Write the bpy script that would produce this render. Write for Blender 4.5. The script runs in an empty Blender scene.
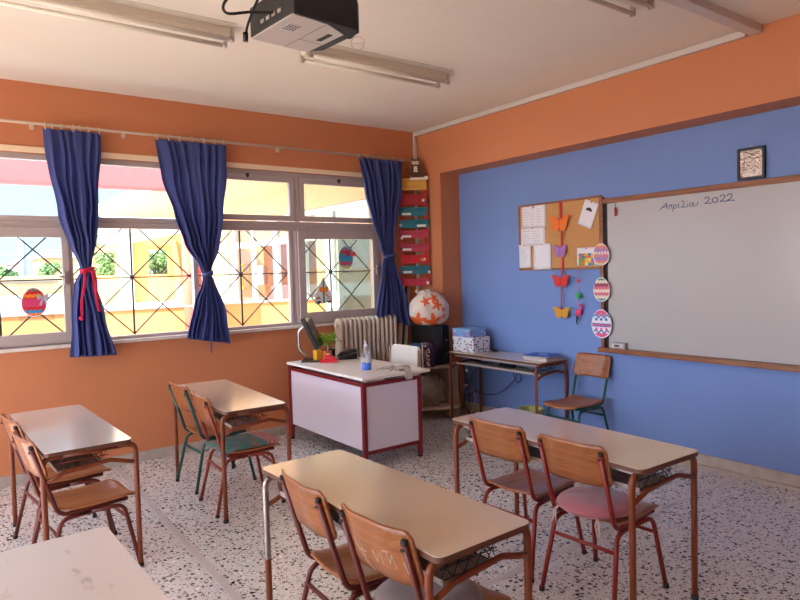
import bpy, bmesh, math, random
from mathutils import Vector, Matrix, noise
R = math.radians
PI = math.pi
rnd = random.Random(7)
scene = bpy.context.scene
C = scene.collection

# ------------------------------------------------------------------ materials
def lin(c):
    return tuple(((v/255)/12.92 if v/255 <= .04045 else ((v/255+.055)/1.055)**2.4) for v in c) + (1,)

MATS = {}
def mat(name, rgb, rough=.6, metal=0, bump=0, bscale=80, spec=.5, var=0, vscale=6, coat=0):
    if name in MATS: return MATS[name]
    m = bpy.data.materials.new(name); m.use_nodes = True
    nt = m.node_tree; b = nt.nodes['Principled BSDF']
    b.inputs['Base Color'].default_value = lin(rgb)
    b.inputs['Roughness'].default_value = rough
    b.inputs['Metallic'].default_value = metal
    b.inputs['Specular IOR Level'].default_value = spec
    b.inputs['Coat Weight'].default_value = coat; b.inputs['Coat Roughness'].default_value = .16
    tc = nt.nodes.new('ShaderNodeTexCoord')
    if var:
        n = nt.nodes.new('ShaderNodeTexNoise'); n.inputs['Scale'].default_value = vscale; n.inputs['Detail'].default_value = 5
        nt.links.new(tc.outputs['Object'], n.inputs['Vector'])
        mx = nt.nodes.new('ShaderNodeMix'); mx.data_type = 'RGBA'
        mx.inputs[6].default_value = lin([max(0, v*(1-var)) for v in rgb])
        mx.inputs[7].default_value = lin([min(255, v*(1+var)) for v in rgb])
        nt.links.new(n.outputs['Fac'], mx.inputs[0]); nt.links.new(mx.outputs[2], b.inputs['Base Color'])
    if bump:
        n = nt.nodes.new('ShaderNodeTexNoise'); n.inputs['Scale'].default_value = bscale; n.inputs['Detail'].default_value = 4
        nt.links.new(tc.outputs['Object'], n.inputs['Vector'])
        bp = nt.nodes.new('ShaderNodeBump'); bp.inputs['Strength'].default_value = bump; bp.inputs['Distance'].default_value = .004
        nt.links.new(n.outputs['Fac'], bp.inputs['Height']); nt.links.new(bp.outputs[0], b.inputs['Normal'])
    MATS[name] = m
    return m

def ramp(nt, src, stops, interp='LINEAR'):
    r = nt.nodes.new('ShaderNodeValToRGB'); r.color_ramp.interpolation = interp
    e = r.color_ramp.elements
    while len(e) < len(stops): e.new(.5)
    for k, (p, c) in enumerate(stops):
        e[k].position = p; e[k].color = lin(c) if len(c) == 3 else c
    nt.links.new(src, r.inputs[0]); return r

def terrazzo():
    m = bpy.data.materials.new('terrazzo'); m.use_nodes = True
    nt = m.node_tree; b = nt.nodes['Principled BSDF']; L = nt.links.new; N = nt.nodes.new
    tc = N('ShaderNodeTexCoord')
    nz = N('ShaderNodeTexNoise'); nz.inputs['Scale'].default_value = 55; nz.inputs['Detail'].default_value = 2
    L(tc.outputs['Object'], nz.inputs['Vector'])
    mp = N('ShaderNodeVectorMath'); mp.operation = 'MULTIPLY_ADD'; mp.inputs[1].default_value = (.022, .022, 0)
    L(nz.outputs['Color'], mp.inputs[0]); L(tc.outputs['Object'], mp.inputs[2])
    prev = None
    base = N('ShaderNodeTexNoise'); base.inputs['Scale'].default_value = 130; base.inputs['Detail'].default_value = 6
    L(tc.outputs['Object'], base.inputs['Vector'])
    br = ramp(nt, base.outputs['Fac'], [(.3, (182, 178, 176)), (.7, (232, 230, 228))]); prev = br.outputs[0]
    for sc, lo, hi, seed in ((44, .27, .40, 0), (85, .24, .36, 5), (30, .22, .34, 11)):
        ad = N('ShaderNodeVectorMath'); ad.operation = 'ADD'; ad.inputs[1].default_value = (seed, seed*.7, 0)
        L(mp.outputs[0], ad.inputs[0])
        v = N('ShaderNodeTexVoronoi'); v.inputs['Scale'].default_value = sc; v.inputs['Randomness'].default_value = 1
        v.voronoi_dimensions = '2D'
        L(ad.outputs[0], v.inputs['Vector'])
        sp = N('ShaderNodeSeparateColor'); L(v.outputs['Color'], sp.inputs[0])
        th = N('ShaderNodeMapRange'); th.inputs[1].default_value = .46; th.inputs[2].default_value = 1
        th.inputs[3].default_value = 0; th.inputs[4].default_value = hi
        L(sp.outputs[0], th.inputs[0])
        lt = N('ShaderNodeMath'); lt.operation = 'LESS_THAN'; L(v.outputs['Distance'], lt.inputs[0]); L(th.outputs[0], lt.inputs[1])
        col = ramp(nt, sp.outputs[1], [(0, (38, 46, 46)), (.45, (62, 74, 70)), (.62, (120, 104, 92)), (.8, (150, 142, 134)), (.9, (240, 236, 230))], 'CONSTANT')
        mx = N('ShaderNodeMix'); mx.data_type = 'RGBA'
        L(lt.outputs[0], mx.inputs[0]); L(prev, mx.inputs[6]); L(col.outputs[0], mx.inputs[7]); prev = mx.outputs[2]
    L(prev, b.inputs['Base Color'])
    b.inputs['Roughness'].default_value = .24
    return m

def wood(name, c1, c2, rough=.35, axis=1, scale=9, coat=.2):
    if name in MATS: return MATS[name]
    m = bpy.data.materials.new(name); m.use_nodes = True
    nt = m.node_tree; b = nt.nodes['Principled BSDF']; L = nt.links.new; N = nt.nodes.new
    tc = N('ShaderNodeTexCoord'); mp = N('ShaderNodeMapping')
    s = [scale*6]*3; s[axis] = scale*.35
    mp.inputs['Scale'].default_value = s
    L(tc.outputs['Object'], mp.inputs['Vector'])
    n = N('ShaderNodeTexNoise'); n.inputs['Scale'].default_value = 1; n.inputs['Detail'].default_value = 6; n.inputs['Distortion'].default_value = .8
    L(mp.outputs[0], n.inputs['Vector'])
    r = ramp(nt, n.outputs['Fac'], [(.3, c1), (.7, c2)])
    L(r.outputs[0], b.inputs['Base Color'])
    b.inputs['Roughness'].default_value = rough; b.inputs['Coat Weight'].default_value = coat
    MATS[name] = m
    return m

def glass(name, tint, refl=.9):
    m = bpy.data.materials.new(name); m.use_nodes = True
    nt = m.node_tree; L = nt.links.new; N = nt.nodes.new
    nt.nodes.remove(nt.nodes['Principled BSDF']); out = nt.nodes['Material Output']
    t = N('ShaderNodeBsdfTransparent'); t.inputs[0].default_value = tint
    g = N('ShaderNodeBsdfGlossy'); g.inputs['Roughness'].default_value = .02
    f = N('ShaderNodeFresnel'); f.inputs[0].default_value = 1.45
    ge = N('ShaderNodeNewGeometry'); iv = N('ShaderNodeMath'); iv.operation = 'SUBTRACT'; iv.inputs[0].default_value = 1; L(ge.outputs['Backfacing'], iv.inputs[1])
    ml = N('ShaderNodeMath'); ml.operation = 'MULTIPLY'; L(f.outputs[0], ml.inputs[0]); L(iv.outputs[0], ml.inputs[1])   # the back face of a pane only transmits
    mx = N('ShaderNodeMixShader'); L(ml.outputs[0], mx.inputs[0]); L(t.outputs[0], mx.inputs[1]); L(g.outputs[0], mx.inputs[2])
    L(mx.outputs[0], out.inputs[0])
    return m

def fabric(name, rgb, trans=.25):
    m = bpy.data.materials.new(name); m.use_nodes = True
    nt = m.node_tree; L = nt.links.new; N = nt.nodes.new
    b = nt.nodes['Principled BSDF']; out = nt.nodes['Material Output']
    b.inputs['Base Color'].default_value = lin(rgb); b.inputs['Roughness'].default_value = .75
    b.inputs['Sheen Weight'].default_value = .25; b.inputs['Sheen Tint'].default_value = lin([min(255, v+70) for v in rgb])
    w = N('ShaderNodeTexNoise'); w.inputs['Scale'].default_value = 400
    tc = N('ShaderNodeTexCoord'); L(tc.outputs['Object'], w.inputs['Vector'])
    bp = N('ShaderNodeBump'); bp.inputs['Strength'].default_value = .15; bp.inputs['Distance'].default_value = .002
    L(w.outputs['Fac'], bp.inputs['Height']); L(bp.outputs[0], b.inputs['Normal'])
    t = N('ShaderNodeBsdfTranslucent'); t.inputs[0].default_value = lin([min(255, v*1.35) for v in rgb])
    mx = N('ShaderNodeMixShader'); mx.inputs[0].default_value = trans
    L(b.outputs[0], mx.inputs[1]); L(t.outputs[0], mx.inputs[2]); L(mx.outputs[0], out.inputs[0])
    return m

M = {}
M['orange'] = mat('orange_paint', (196, 123, 82), .65, bump=.12, bscale=220, var=.03, vscale=2)
M['blue'] = mat('blue_paint', (110, 138, 194), .6, bump=.12, bscale=220, var=.03, vscale=2)
M['ceiling'] = mat('ceiling_paint', (228, 217, 202), .85, bump=.2, bscale=160, var=.015, vscale=3)
M['white_paint'] = mat('white_trim_paint', (200, 192, 186), .5)
M['floor'] = terrazzo()
M['skirting'] = mat('marble_skirting', (172, 160, 150), .4, var=.14, vscale=14)
M['seam'] = mat('terrazzo_seam', (186, 178, 176), .35, var=.05, vscale=30)
M['alu'] = mat('window_frame_alu', (176, 162, 158), .42, metal=.0, spec=.6)
M['alu_dark'] = mat('window_gasket', (60, 56, 58), .6)
M['cream'] = mat('sunlit_lintel_cream', (238, 214, 178), .5)
M['glass'] = glass('clear_glass', (.78, .84, .88, 1))
M['glass_far'] = glass('far_glass', (.80, .84, .84, 1))
M['glass_green'] = glass('greenish_glass', (.80, .90, .86, 1))
M['grille'] = mat('grille_iron', (62, 58, 62), .5)
M['curtain'] = fabric('curtain_blue', (70, 80, 136), .32)
M['tie_red'] = fabric('tieback_red', (205, 35, 80), .2)
M['steel'] = mat('steel', (190, 184, 178), .3, metal=.9)
M['rod'] = mat('rod_enamel', (205, 188, 166), .4)
M['lam'] = mat('desk_laminate', (206, 188, 166), .22, spec=.8, var=.02, vscale=5, coat=.6)
M['lam_edge'] = mat('desk_edge', (96, 58, 40), .5, var=.25, vscale=40)
M['brown_metal'] = mat('brown_orange_paint', (124, 58, 26), .38, var=.12, vscale=30)
M['red_metal'] = mat('brick_red_paint', (134, 36, 25), .36, var=.06, vscale=30)
M['darkred_metal'] = mat('dark_red_brown_paint', (98, 34, 26), .38, var=.1, vscale=30)
M['green_metal'] = mat('green_paint', (16, 74, 66), .35, var=.06, vscale=30)
M['chrome'] = mat('worn_chrome', (170, 160, 154), .25, metal=.9, var=.15, vscale=60)
M['rubber'] = mat('black_rubber', (22, 20, 20), .6)
M['black'] = mat('black_plastic', (18, 18, 20), .35)
M['blackm'] = mat('black_matte', (26, 25, 28), .6)
M['wire'] = mat('basket_wire', (44, 34, 32), .45)
M['wire_red'] = mat('basket_wire_red', (128, 54, 36), .45)
M['tray'] = mat('tray_sheet', (184, 170, 160), .5, var=.08, vscale=20)
M['ply'] = wood('plywood_orange', (128, 72, 36), (166, 102, 56), .32, 1)
M['ply_light'] = wood('plywood_seat', (142, 84, 46), (184, 120, 74), .32, 0)
M['maroon'] = mat('maroon_enamel', (118, 22, 30), .35)
M['panel'] = mat('lilac_white_panel', (216, 208, 218), .5, bump=.05)
M['desk_white'] = mat('white_desk_laminate', (232, 226, 218), .3)
M['rad'] = mat('radiator_enamel', (214, 198, 178), .4)
M['board_wood'] = wood('board_frame_wood', (110, 62, 30), (158, 98, 54), .45, 1)
M['cork'] = mat('cork', (196, 146, 92), .9, bump=.5, bscale=300, var=.12, vscale=160)
M['paper'] = mat('paper', (232, 230, 236), .8)
M['ink'] = mat('ink', (124, 122, 130), .8)
M['marker'] = mat('marker_ink', (40, 62, 128), .5)
M['cable'] = mat('cable', (16, 16, 18), .45)

def simple(name, rgb, rough=.6, **k):
    return mat(name, rgb, rough, **k)

# ------------------------------------------------------------------ mesh helpers
def fillet(pts, r, n=6):
    pts = [Vector(p) for p in pts]
    out = [pts[0]]
    for i in range(1, len(pts)-1):
        a, b, c = pts[i-1], pts[i], pts[i+1]
        d1 = (a-b); d2 = (c-b); l1, l2 = d1.length, d2.length
        d1.normalize(); d2.normalize()
        ang = d1.angle(d2, 0)
        if ang > PI-.02: out.append(b); continue
        t = min(r/math.tan(ang/2), l1*.49, l2*.49)
        p0, p2 = b+d1*t, b+d2*t
        for k in range(n+1):
            s = k/n
            out.append(p0*(1-s)**2 + b*2*s*(1-s) + p2*s*s)
    out.append(pts[-1])
    return out

class MB:
    def __init__(s): s.bm = bmesh.new(); s.smooth = False
    def _f(s, vs, m=0, sm=False):
        try: f = s.bm.faces.new(vs)
        except ValueError: return None
        f.material_index = m; f.smooth = sm; return f
    def hexa(s, p, m=0):
        v = [s.bm.verts.new(q) for q in p]
        for q in ((0, 3, 2, 1), (4, 5, 6, 7), (0, 1, 5, 4), (1, 2, 6, 5), (2, 3, 7, 6), (3, 0, 4, 7)):
            s._f([v[i] for i in q], m)
        return s
    def box(s, a, b, m=0):
        x0, y0, z0 = a; x1, y1, z1 = b
        return s.hexa([(x0, y0, z0), (x1, y0, z0), (x1, y1, z0), (x0, y1, z0), (x0, y0, z1), (x1, y0, z1), (x1, y1, z1), (x0, y1, z1)], m)
    def obox(s, c, size, rot=(0, 0, 0), m=0):
        from mathutils import Euler
        mtx = Matrix.Translation(c) @ Euler(rot).to_matrix().to_4x4()
        h = [v/2 for v in size]
        p = [mtx @ Vector(q) for q in ((-h[0], -h[1], -h[2]), (h[0], -h[1], -h[2]), (h[0], h[1], -h[2]), (-h[0], h[1], -h[2]), (-h[0], -h[1], h[2]), (h[0], -h[1], h[2]), (h[0], h[1], h[2]), (-h[0], h[1], h[2]))]
        return s.hexa(p, m)
    def prism(s, pts, d, m=0, mside=None):
        """polygon pts (3D, planar) extruded by vector d"""
        d = Vector(d); a = [s.bm.verts.new(p) for p in pts]; b = [s.bm.verts.new(Vector(p)+d) for p in pts]
        n = len(pts)
        s._f(list(reversed(a)), m); s._f(b, m)
        for i in range(n): s._f([a[i], a[(i+1) % n], b[(i+1) % n], b[i]], m if mside is None else mside)
        return s
    def tube(s, pts, r, n=8, m=0, caps=True, closed=False):
        pts = [Vector(p) for p in pts]
        # drop duplicates
        q = [pts[0]]
        for p in pts[1:]:
            if (p-q[-1]).length > 1e-5: q.append(p)
        pts = q
        if len(pts) < 2: return s
        N = len(pts); rings = []
        t0 = (pts[1]-pts[0]).normalized()
        up = Vector((0, 0, 1)) if abs(t0.z) < .9 else Vector((1, 0, 0))
        u = t0.cross(up).normalized()
        for i in range(N):
            if closed: t = (pts[(i+1) % N]-pts[i-1]).normalized()
            elif i == 0: t = t0
            elif i == N-1: t = (pts[-1]-pts[-2]).normalized()
            else: t = ((pts[i+1]-pts[i]).normalized()+(pts[i]-pts[i-1]).normalized()).normalized()
            u = (u-t*u.dot(t)).normalized(); w = t.cross(u)
            rr = r(i/(N-1)) if callable(r) else r
            rings.append([s.bm.verts.new(pts[i]+(u*math.cos(2*PI*k/n)+w*math.sin(2*PI*k/n))*rr) for k in range(n)])
        for i in range(N if closed else N-1):
            a, b = rings[i], rings[(i+1) % N]
            for k in range(n): s._f([a[k], a[(k+1) % n], b[(k+1) % n], b[k]], m, True)
        if caps and not closed:
            s._f(list(reversed(rings[0])), m); s._f(rings[-1], m)
        return s
    def lathe(s, prof, c=(0, 0, 0), n=20, m=0, axis='z', a0=0, a1=2*PI):
        c = Vector(c); rings = []
        for (r, h) in prof:
            ring = []
            for k in range(n):
                a = 2*PI*k/n
                p = (r*math.cos(a), r*math.sin(a), h)
                if axis == 'x': p = (h, p[0], p[1])
                if axis == 'y': p = (p[0], h, p[1])
                ring.append(s.bm.verts.new(c+Vector(p)))
            rings.append(ring)
        for a, b in zip(rings, rings[1:]):
            for k in range(n): s._f([a[k], a[(k+1) % n], b[(k+1) % n], b[k]], m, True)
        s._f(list(reversed(rings[0])), m); s._f(rings[-1], m)
        return s
    def grid(s, fn, nu, nv, m=0, sm=True, wrap=False):
        g = [[s.bm.verts.new(fn(i/(nu-1) if not wrap else i/nu, j/(nv-1))) for i in range(nu)] for j in range(nv)]
        for j in range(nv-1):
            for i in range(nu if wrap else nu-1):
                i2 = (i+1) % nu
                s._f([g[j][i], g[j][i2], g[j+1][i2], g[j+1][i]], m(i, j) if callable(m) else m, sm)
        return g
    def blob(s, fn, nu=28, nv=18, m=0):
        """closed surface; fn(theta, phi) -> point"""
        rows = []
        for j in range(1, nv):
            rows.append([s.bm.verts.new(fn(2*PI*i/nu, PI*j/nv)) for i in range(nu)])
        top = s.bm.verts.new(fn(0, 0)); bot = s.bm.verts.new(fn(0, PI))
        for i in range(nu):
            i2 = (i+1) % nu
            s._f([top, rows[0][i], rows[0][i2]], m, True); s._f([bot, rows[-1][i2], rows[-1][i]], m, True)
            for a, b in zip(rows, rows[1:]): s._f([a[i], b[i], b[i2], a[i2]], m, True)
        return s
    def build(s, name, mats, parent=None, bevel=0, solid=0, sub=0, loc=None, normals=True):
        me = bpy.data.meshes.new(name)
        if normals: bmesh.ops.recalc_face_normals(s.bm, faces=s.bm.faces)
        s.bm.to_mesh(me); s.bm.free()
        if not isinstance(mats, (list, tuple)): mats = [mats]
        for q in mats: me.materials.append(q)
        o = bpy.data.objects.new(name, me); C.objects.link(o)
        if parent is not None: o.parent = parent
        if loc: o.location = loc
        if solid:
            d = o.modifiers.new('solid', 'SOLIDIFY'); d.thickness = solid; d.offset = 0
        if sub:
            d = o.modifiers.new('sub', 'SUBSURF'); d.levels = sub; d.render_levels = sub
        if bevel:
            d = o.modifiers.new('bevel', 'BEVEL'); d.width = bevel; d.segments = 2; d.limit_method = 'ANGLE'; d.angle_limit = R(40)
        return o

def thing(name, label, cat, loc=(0, 0, 0), rz=0, group=None):
    o = bpy.data.objects.new(name, None); C.objects.link(o); o.empty_display_size = .1
    o.location = loc; o.rotation_euler = (0, 0, rz)
    return tag(o, label, cat, group)
def tag(o, label, cat, group=None):
    o['label'] = label; o['category'] = cat
    if group: o['group'] = group
    return o
def struct(o): o['kind'] = 'structure'; return o
def sbox(name, boxes, m, bevel=0):
    b = MB()
    for a, c in boxes: b.box(a, c)
    return struct(b.build(name, m, bevel=bevel))
def copy_tree(root, loc=None, rz=None):
    def cp(o, par):
        n = o.copy(); C.objects.link(n)
        if par is not None: n.parent = par
        for ch in list(o.children): cp(ch, n)
        return n
    r = cp(root, None)
    if loc is not None: r.location = loc
    if rz is not None: r.rotation_euler = (0, 0, rz)
    return r
def setmat(root, names, old, new):
    """swap a material on the named parts by object-level copies of the mesh"""
    for ch in root.children_recursive:
        if ch.type == 'MESH' and ch.name.split('.')[0] in names:
            ch.data = ch.data.copy()
            for i, q in enumerate(ch.data.materials):
                if q == old: ch.data.materials[i] = new

# ------------------------------------------------------------------ room shell
YW, XC, XB, H = 5.80, 4.52, 4.79, 3.15
XL, YN = -3.3, -2.3
sbox('floor', [((XL-.25, YN-.25, -.12), (XB+.25, YW+.25, 0))], M['floor'])
sbox('ceiling', [((XL-.25, YN-.25, H), (XB+.25, YW+.25, H+.2))], M['ceiling'])
# window wall
WX0, WX1, WZ0, WZ1 = -3.10, 4.02, 1.07, 2.60
sbox('wall_front', [((XL-.25, YW, 0), (XB+.25, YW+.25, WZ0)), ((XL-.25, YW, WZ1), (XB+.25, YW+.25, H)),
                    ((WX1, YW, WZ0), (XB+.25, YW+.25, WZ1)), ((XL-.25, YW, WZ0), (WX0, YW+.25, WZ1))], M['orange'])
sbox('wall_right', [((XB, YN-.25, 0), (XB+.25, YW, H))], M['blue'])
sbox('trim_1', [((XC, 5.378, 0), (XB, YW, H)), ((XC, YN, 2.635), (XB, 5.378, H))], M['orange'])   # corner column and beam
# wall on the camera's side, with a row of tall windows
nw = []
bx = [((XL-.25, YN-.25, 0), (XB+.25, YN, .85)), ((XL-.25, YN-.25, 2.75), (XB+.25, YN, H))]
xs = [XL-.25]+[v for w in nw for v in w]+[XB+.25]
for i in range(0, len(xs), 2): bx.append(((xs[i], YN-.25, .85), (xs[i+1], YN, 2.75)))
sbox('wall_back', bx, M['orange'])
sbox('wall_left', [((XL-.25, YN, 0), (XL, YW, .6)), ((XL-.25, YN, 2.62), (XL, YW, H)), ((XL-.25, YN, .6), (XL, -.2, 2.62)),
                   ((XL-.25, 1.75, .6), (XL, 2.0, 2.62)), ((XL-.25, 5.4, .6), (XL, YW, 2.62))], M['orange'])
n = 20
for (a, b_) in nw:
    m_ = MB()
    for x0, x1 in ((a, a+.05), (b_-.05, b_), ((a+b_)/2-.03, (a+b_)/2+.03)): m_.box((x0, YN-.15, .85), (x1, YN-.09, 2.75))
    for z0 in (.85, 2.05, 2.70): m_.box((a, YN-.15, z0), (b_, YN-.09, z0+.05))
    struct(m_.build('window_%d' % n, M['alu'])); n += 1
for (a, b_) in ((-.2, 1.75), (2.0, 5.4)):
    m_ = MB()
    for y0, y1 in ((a, a+.05), (b_-.05, b_), ((a+b_)/2-.03, (a+b_)/2+.03)): m_.box((XL-.15, y0, .6), (XL-.09, y1, 2.62))
    for z0 in (.60, 2.02, 2.57): m_.box((XL-.15, a, z0), (XL-.09, b_, z0+.05))
    struct(m_.build('window_%d' % n, M['alu'])); n += 1
# skirtings
sbox('baseboard_front', [((XL, YW-.022, 0), (XC, YW, .085))], M['skirting'], .002)
sbox('baseboard_right', [((XB-.02, YN, .022), (XB, 5.36, .10)), ((XB-.062, YN, 0), (XB, 5.36, .022))], M['skirting'], .002)
sbox('baseboard_side', [((XC-.02, 5.36, 0), (XC, YW-.022, .085)), ((XC-.02, 5.358, 0), (XB-.062, 5.378, .085))], M['skirting'], .002)
# cornice / trunking
sbox('trim_2', [((XC-.035, 2.13, 3.10), (XC, YW, 3.145))], M['white_paint'], .003)
sbox('trim_4', [((-.5, 2.03, 3.10), (XC-.005, 2.11, 3.15))], M['white_paint'], .003)
sbox('trim_5', [((XC-.04, YW-.032, .7), (XC-.008, YW-.003, 3.10))], M['white_paint'], .003)
sbox('trim_6', [((WX0, YW-.016, 2.602), (WX1+.03, YW, 2.648))], M['cream'], .003)  # strip whose bright cream stands in for sunlight on the lintel
sbox('trim_7', [((WX0, YW-.035, 1.045), (WX1+.02, YW+.10, 1.072))], mat('marble_sill', (214, 204, 196), .3, var=.06, vscale=20), .003)
# terrazzo division strips
sb = MB()
for a, b_ in (((1.06, 2.0), (1.185, 5.77)), ):
    sb.hexa([(a[0]-.022, YN, 0), (a[0]+.022, YN, 0), (b_[0]+.022, b_[1], 0), (b_[0]-.022, b_[1], 0), (a[0]-.022, YN, .0015), (a[0]+.022, YN, .0015), (b_[0]+.022, b_[1], .0015), (b_[0]-.022, b_[1], .0015)])
sb.box((XL, 2.30, 0), (XB-.065, 2.345, .0012))
struct(sb.build('trim_8', M['seam']))

# ------------------------------------------------------------------ windows of the window wall
div = [-3.09, -2.10, -1.09, -.08, .93, 1.965, 3.01, 3.99]
def frame_rect(mb, x0, z0, x1, z1, w, y0, y1, m=0):
    mb.box((x0, y0, z0), (x0+w, y1, z1), m); mb.box((x1-w, y0, z0), (x1, y1, z1), m)
    mb.box((x0+w, y0, z0), (x1-w, y1, z0+w), m); mb.box((x0+w, y0, z1-w), (x1-w, y1, z1), m)
for k in range(7):
    x0, x1 = div[k], div[k+1]
    w = struct(bpy.data.objects.new('window_%d' % (k+1), None)); C.objects.link(w)
    w.location = ((x0+x1)/2, YW+.06, WZ0)
    cx, cy, cz = w.location
    def loc(mb, name, m, bevel=.002, w=w, cx=cx, cy=cy, cz=cz, parent=None):
        bmesh.ops.translate(mb.bm, verts=mb.bm.verts, vec=(-cx, -cy, -cz))
        return mb.build(name, m, parent or w, bevel=bevel)
    f = MB()
    f.box((x0, 5.83, 2.555), (x1, 5.90, WZ1)); f.box((x0, 5.83, 2.020), (x1, 5.90, 2.112)); f.box((x0, 5.822, 2.060), (x1, 5.83, 2.068))
    f.box((x0, 5.835, WZ0), (x1, 5.91, 1.10))
    hw = .022
    f.box((x0-hw if k else x0, 5.826, 2.112), (x0+hw, 5.90, 2.555)); f.box((x0-hw if k else x0, 5.836, 1.10), (x0+hw, 5.91, 2.02))
    if k == 6: f.box((x1-.02, 5.826, 1.10), (WX1, 5.90, WZ1))
    if k == 5: f.box((x1-.085, 5.865, 1.10), (x1-.035, 5.92, 2.02)); f.box((x1-.085+.012, 5.857, 1.10), (x1-.06, 5.865, 2.02))
    loc(f, 'frame', M['alu'])
    # upper pane
    if k >= 5:
        s = MB(); frame_rect(s, x0+.03, 2.118, x1-.03, 2.55, .052, 5.818, 5.86)
        so = loc(s, 'sash', M['alu'])
        g = MB(); g.box((x0+.082, 5.845, 2.17), (x1-.082, 5.849, 2.498)); loc(g, 'glass', M['glass'], 0)
        h = MB(); h.box(((x0+x1)/2-.014, 5.798, 2.535), ((x0+x1)/2+.014, 5.818, 2.562)); h.lathe([(.009, 0), (.009, .02)], ((x0+x1)/2, 5.803, 2.52), 10)
        loc(h, 'latch', M['black'])
    else:
        g = MB(); g.box((x0+.022, 5.862, 2.112), (x1-.022, 5.866, 2.555)); loc(g, 'glass', M['glass'], 0)
    # lower sash (slid open in the two bays by the middle curtain)
    if k in (0, 1, 2, 3, 6):
        a, b_ = x0-.005, x1-.01
        wd = .05 if k != 6 else .075
        s = MB(); frame_rect(s, a, 1.085, b_, 2.02, wd, 5.812, 5.86); s.box((a+wd-.001, 5.813, 1.085+wd-.001), (b_-wd+.001, 5.859, 1.19 if k == 6 else 1.172)); s.box((a+wd-.001, 5.813, 1.94), (b_-wd+.001, 5.859, 2.021-wd))
        loc(s, 'sash', M['alu'])
        g = MB(); g.box((a+wd, 5.835, 1.172), (b_-wd, 5.839, 1.945)); loc(g, 'glass', M['glass_green'] if k == 6 else M['glass'], 0)
        h = MB(); h.box((b_-.045, 5.79, 1.56), (b_-.02, 5.812, 1.66)); h.tube([(b_-.032, 5.792, 1.62), (b_-.085, 5.785, 1.622)], .007)
        loc(h, 'handle', M['steel'])
    # iron lattice outside
    xc = .43+(k-3)*1.01; zc = 1.60; hx, hz = .505, .50
    l = MB(); r_ = .0065; Y = 5.975
    def bar(p, q, r_=r_): l.tube([(p[0], Y, p[1]), (q[0], Y, q[1])], r_, 6)
    bar((xc-hx, zc-hz), (xc+hx, zc+hz)); bar((xc-hx, zc+hz), (xc+hx, zc-hz))
    bar((xc-hx, zc), (xc, zc+hz)); bar((xc, zc+hz), (xc+hx, zc)); bar((xc+hx, zc), (xc, zc-hz)); bar((xc, zc-hz), (xc-hx, zc))
    bar((xc, zc-hz-.03), (xc, zc+hz+.02), .009); bar((xc-hx, zc), (xc+hx, zc))
    l.lathe([(.001, -.014), (.017, -.012), (.017, .012), (.001, .014)], (xc, Y, zc), 10, axis='y')
    loc(l, 'lattice_grille', M['grille'], 0)

# ------------------------------------------------------------------ curtain rod and curtains
YR, ZR = 5.70, 2.812
rod = thing('curtain_rod', 'thin pale metal curtain rod running above the whole row of windows', 'curtain rod', (0, YR, ZR))
b = MB(); b.tube([(XL+.1, 0, 0), (4.40, 0, 0)], .011, 10); b.build('rod', M['rod'], rod)
b = MB(); b.lathe([(.004, -.02), (.02, -.01), (.02, .012), (.004, .022)], (4.41, 0, 0), 12, axis='x'); b.build('end_knob', M['steel'], rod)
for x in (-1.6, .70, 1.38, 2.80, 4.30):
    b = MB(); b.tube([(x, .10, 0), (x, 0, -.004)], .007, 8); b.box((x-.015, .085, -.03), (x+.015, .10, .03)); b.build('bracket', M['rod'], rod)

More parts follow.
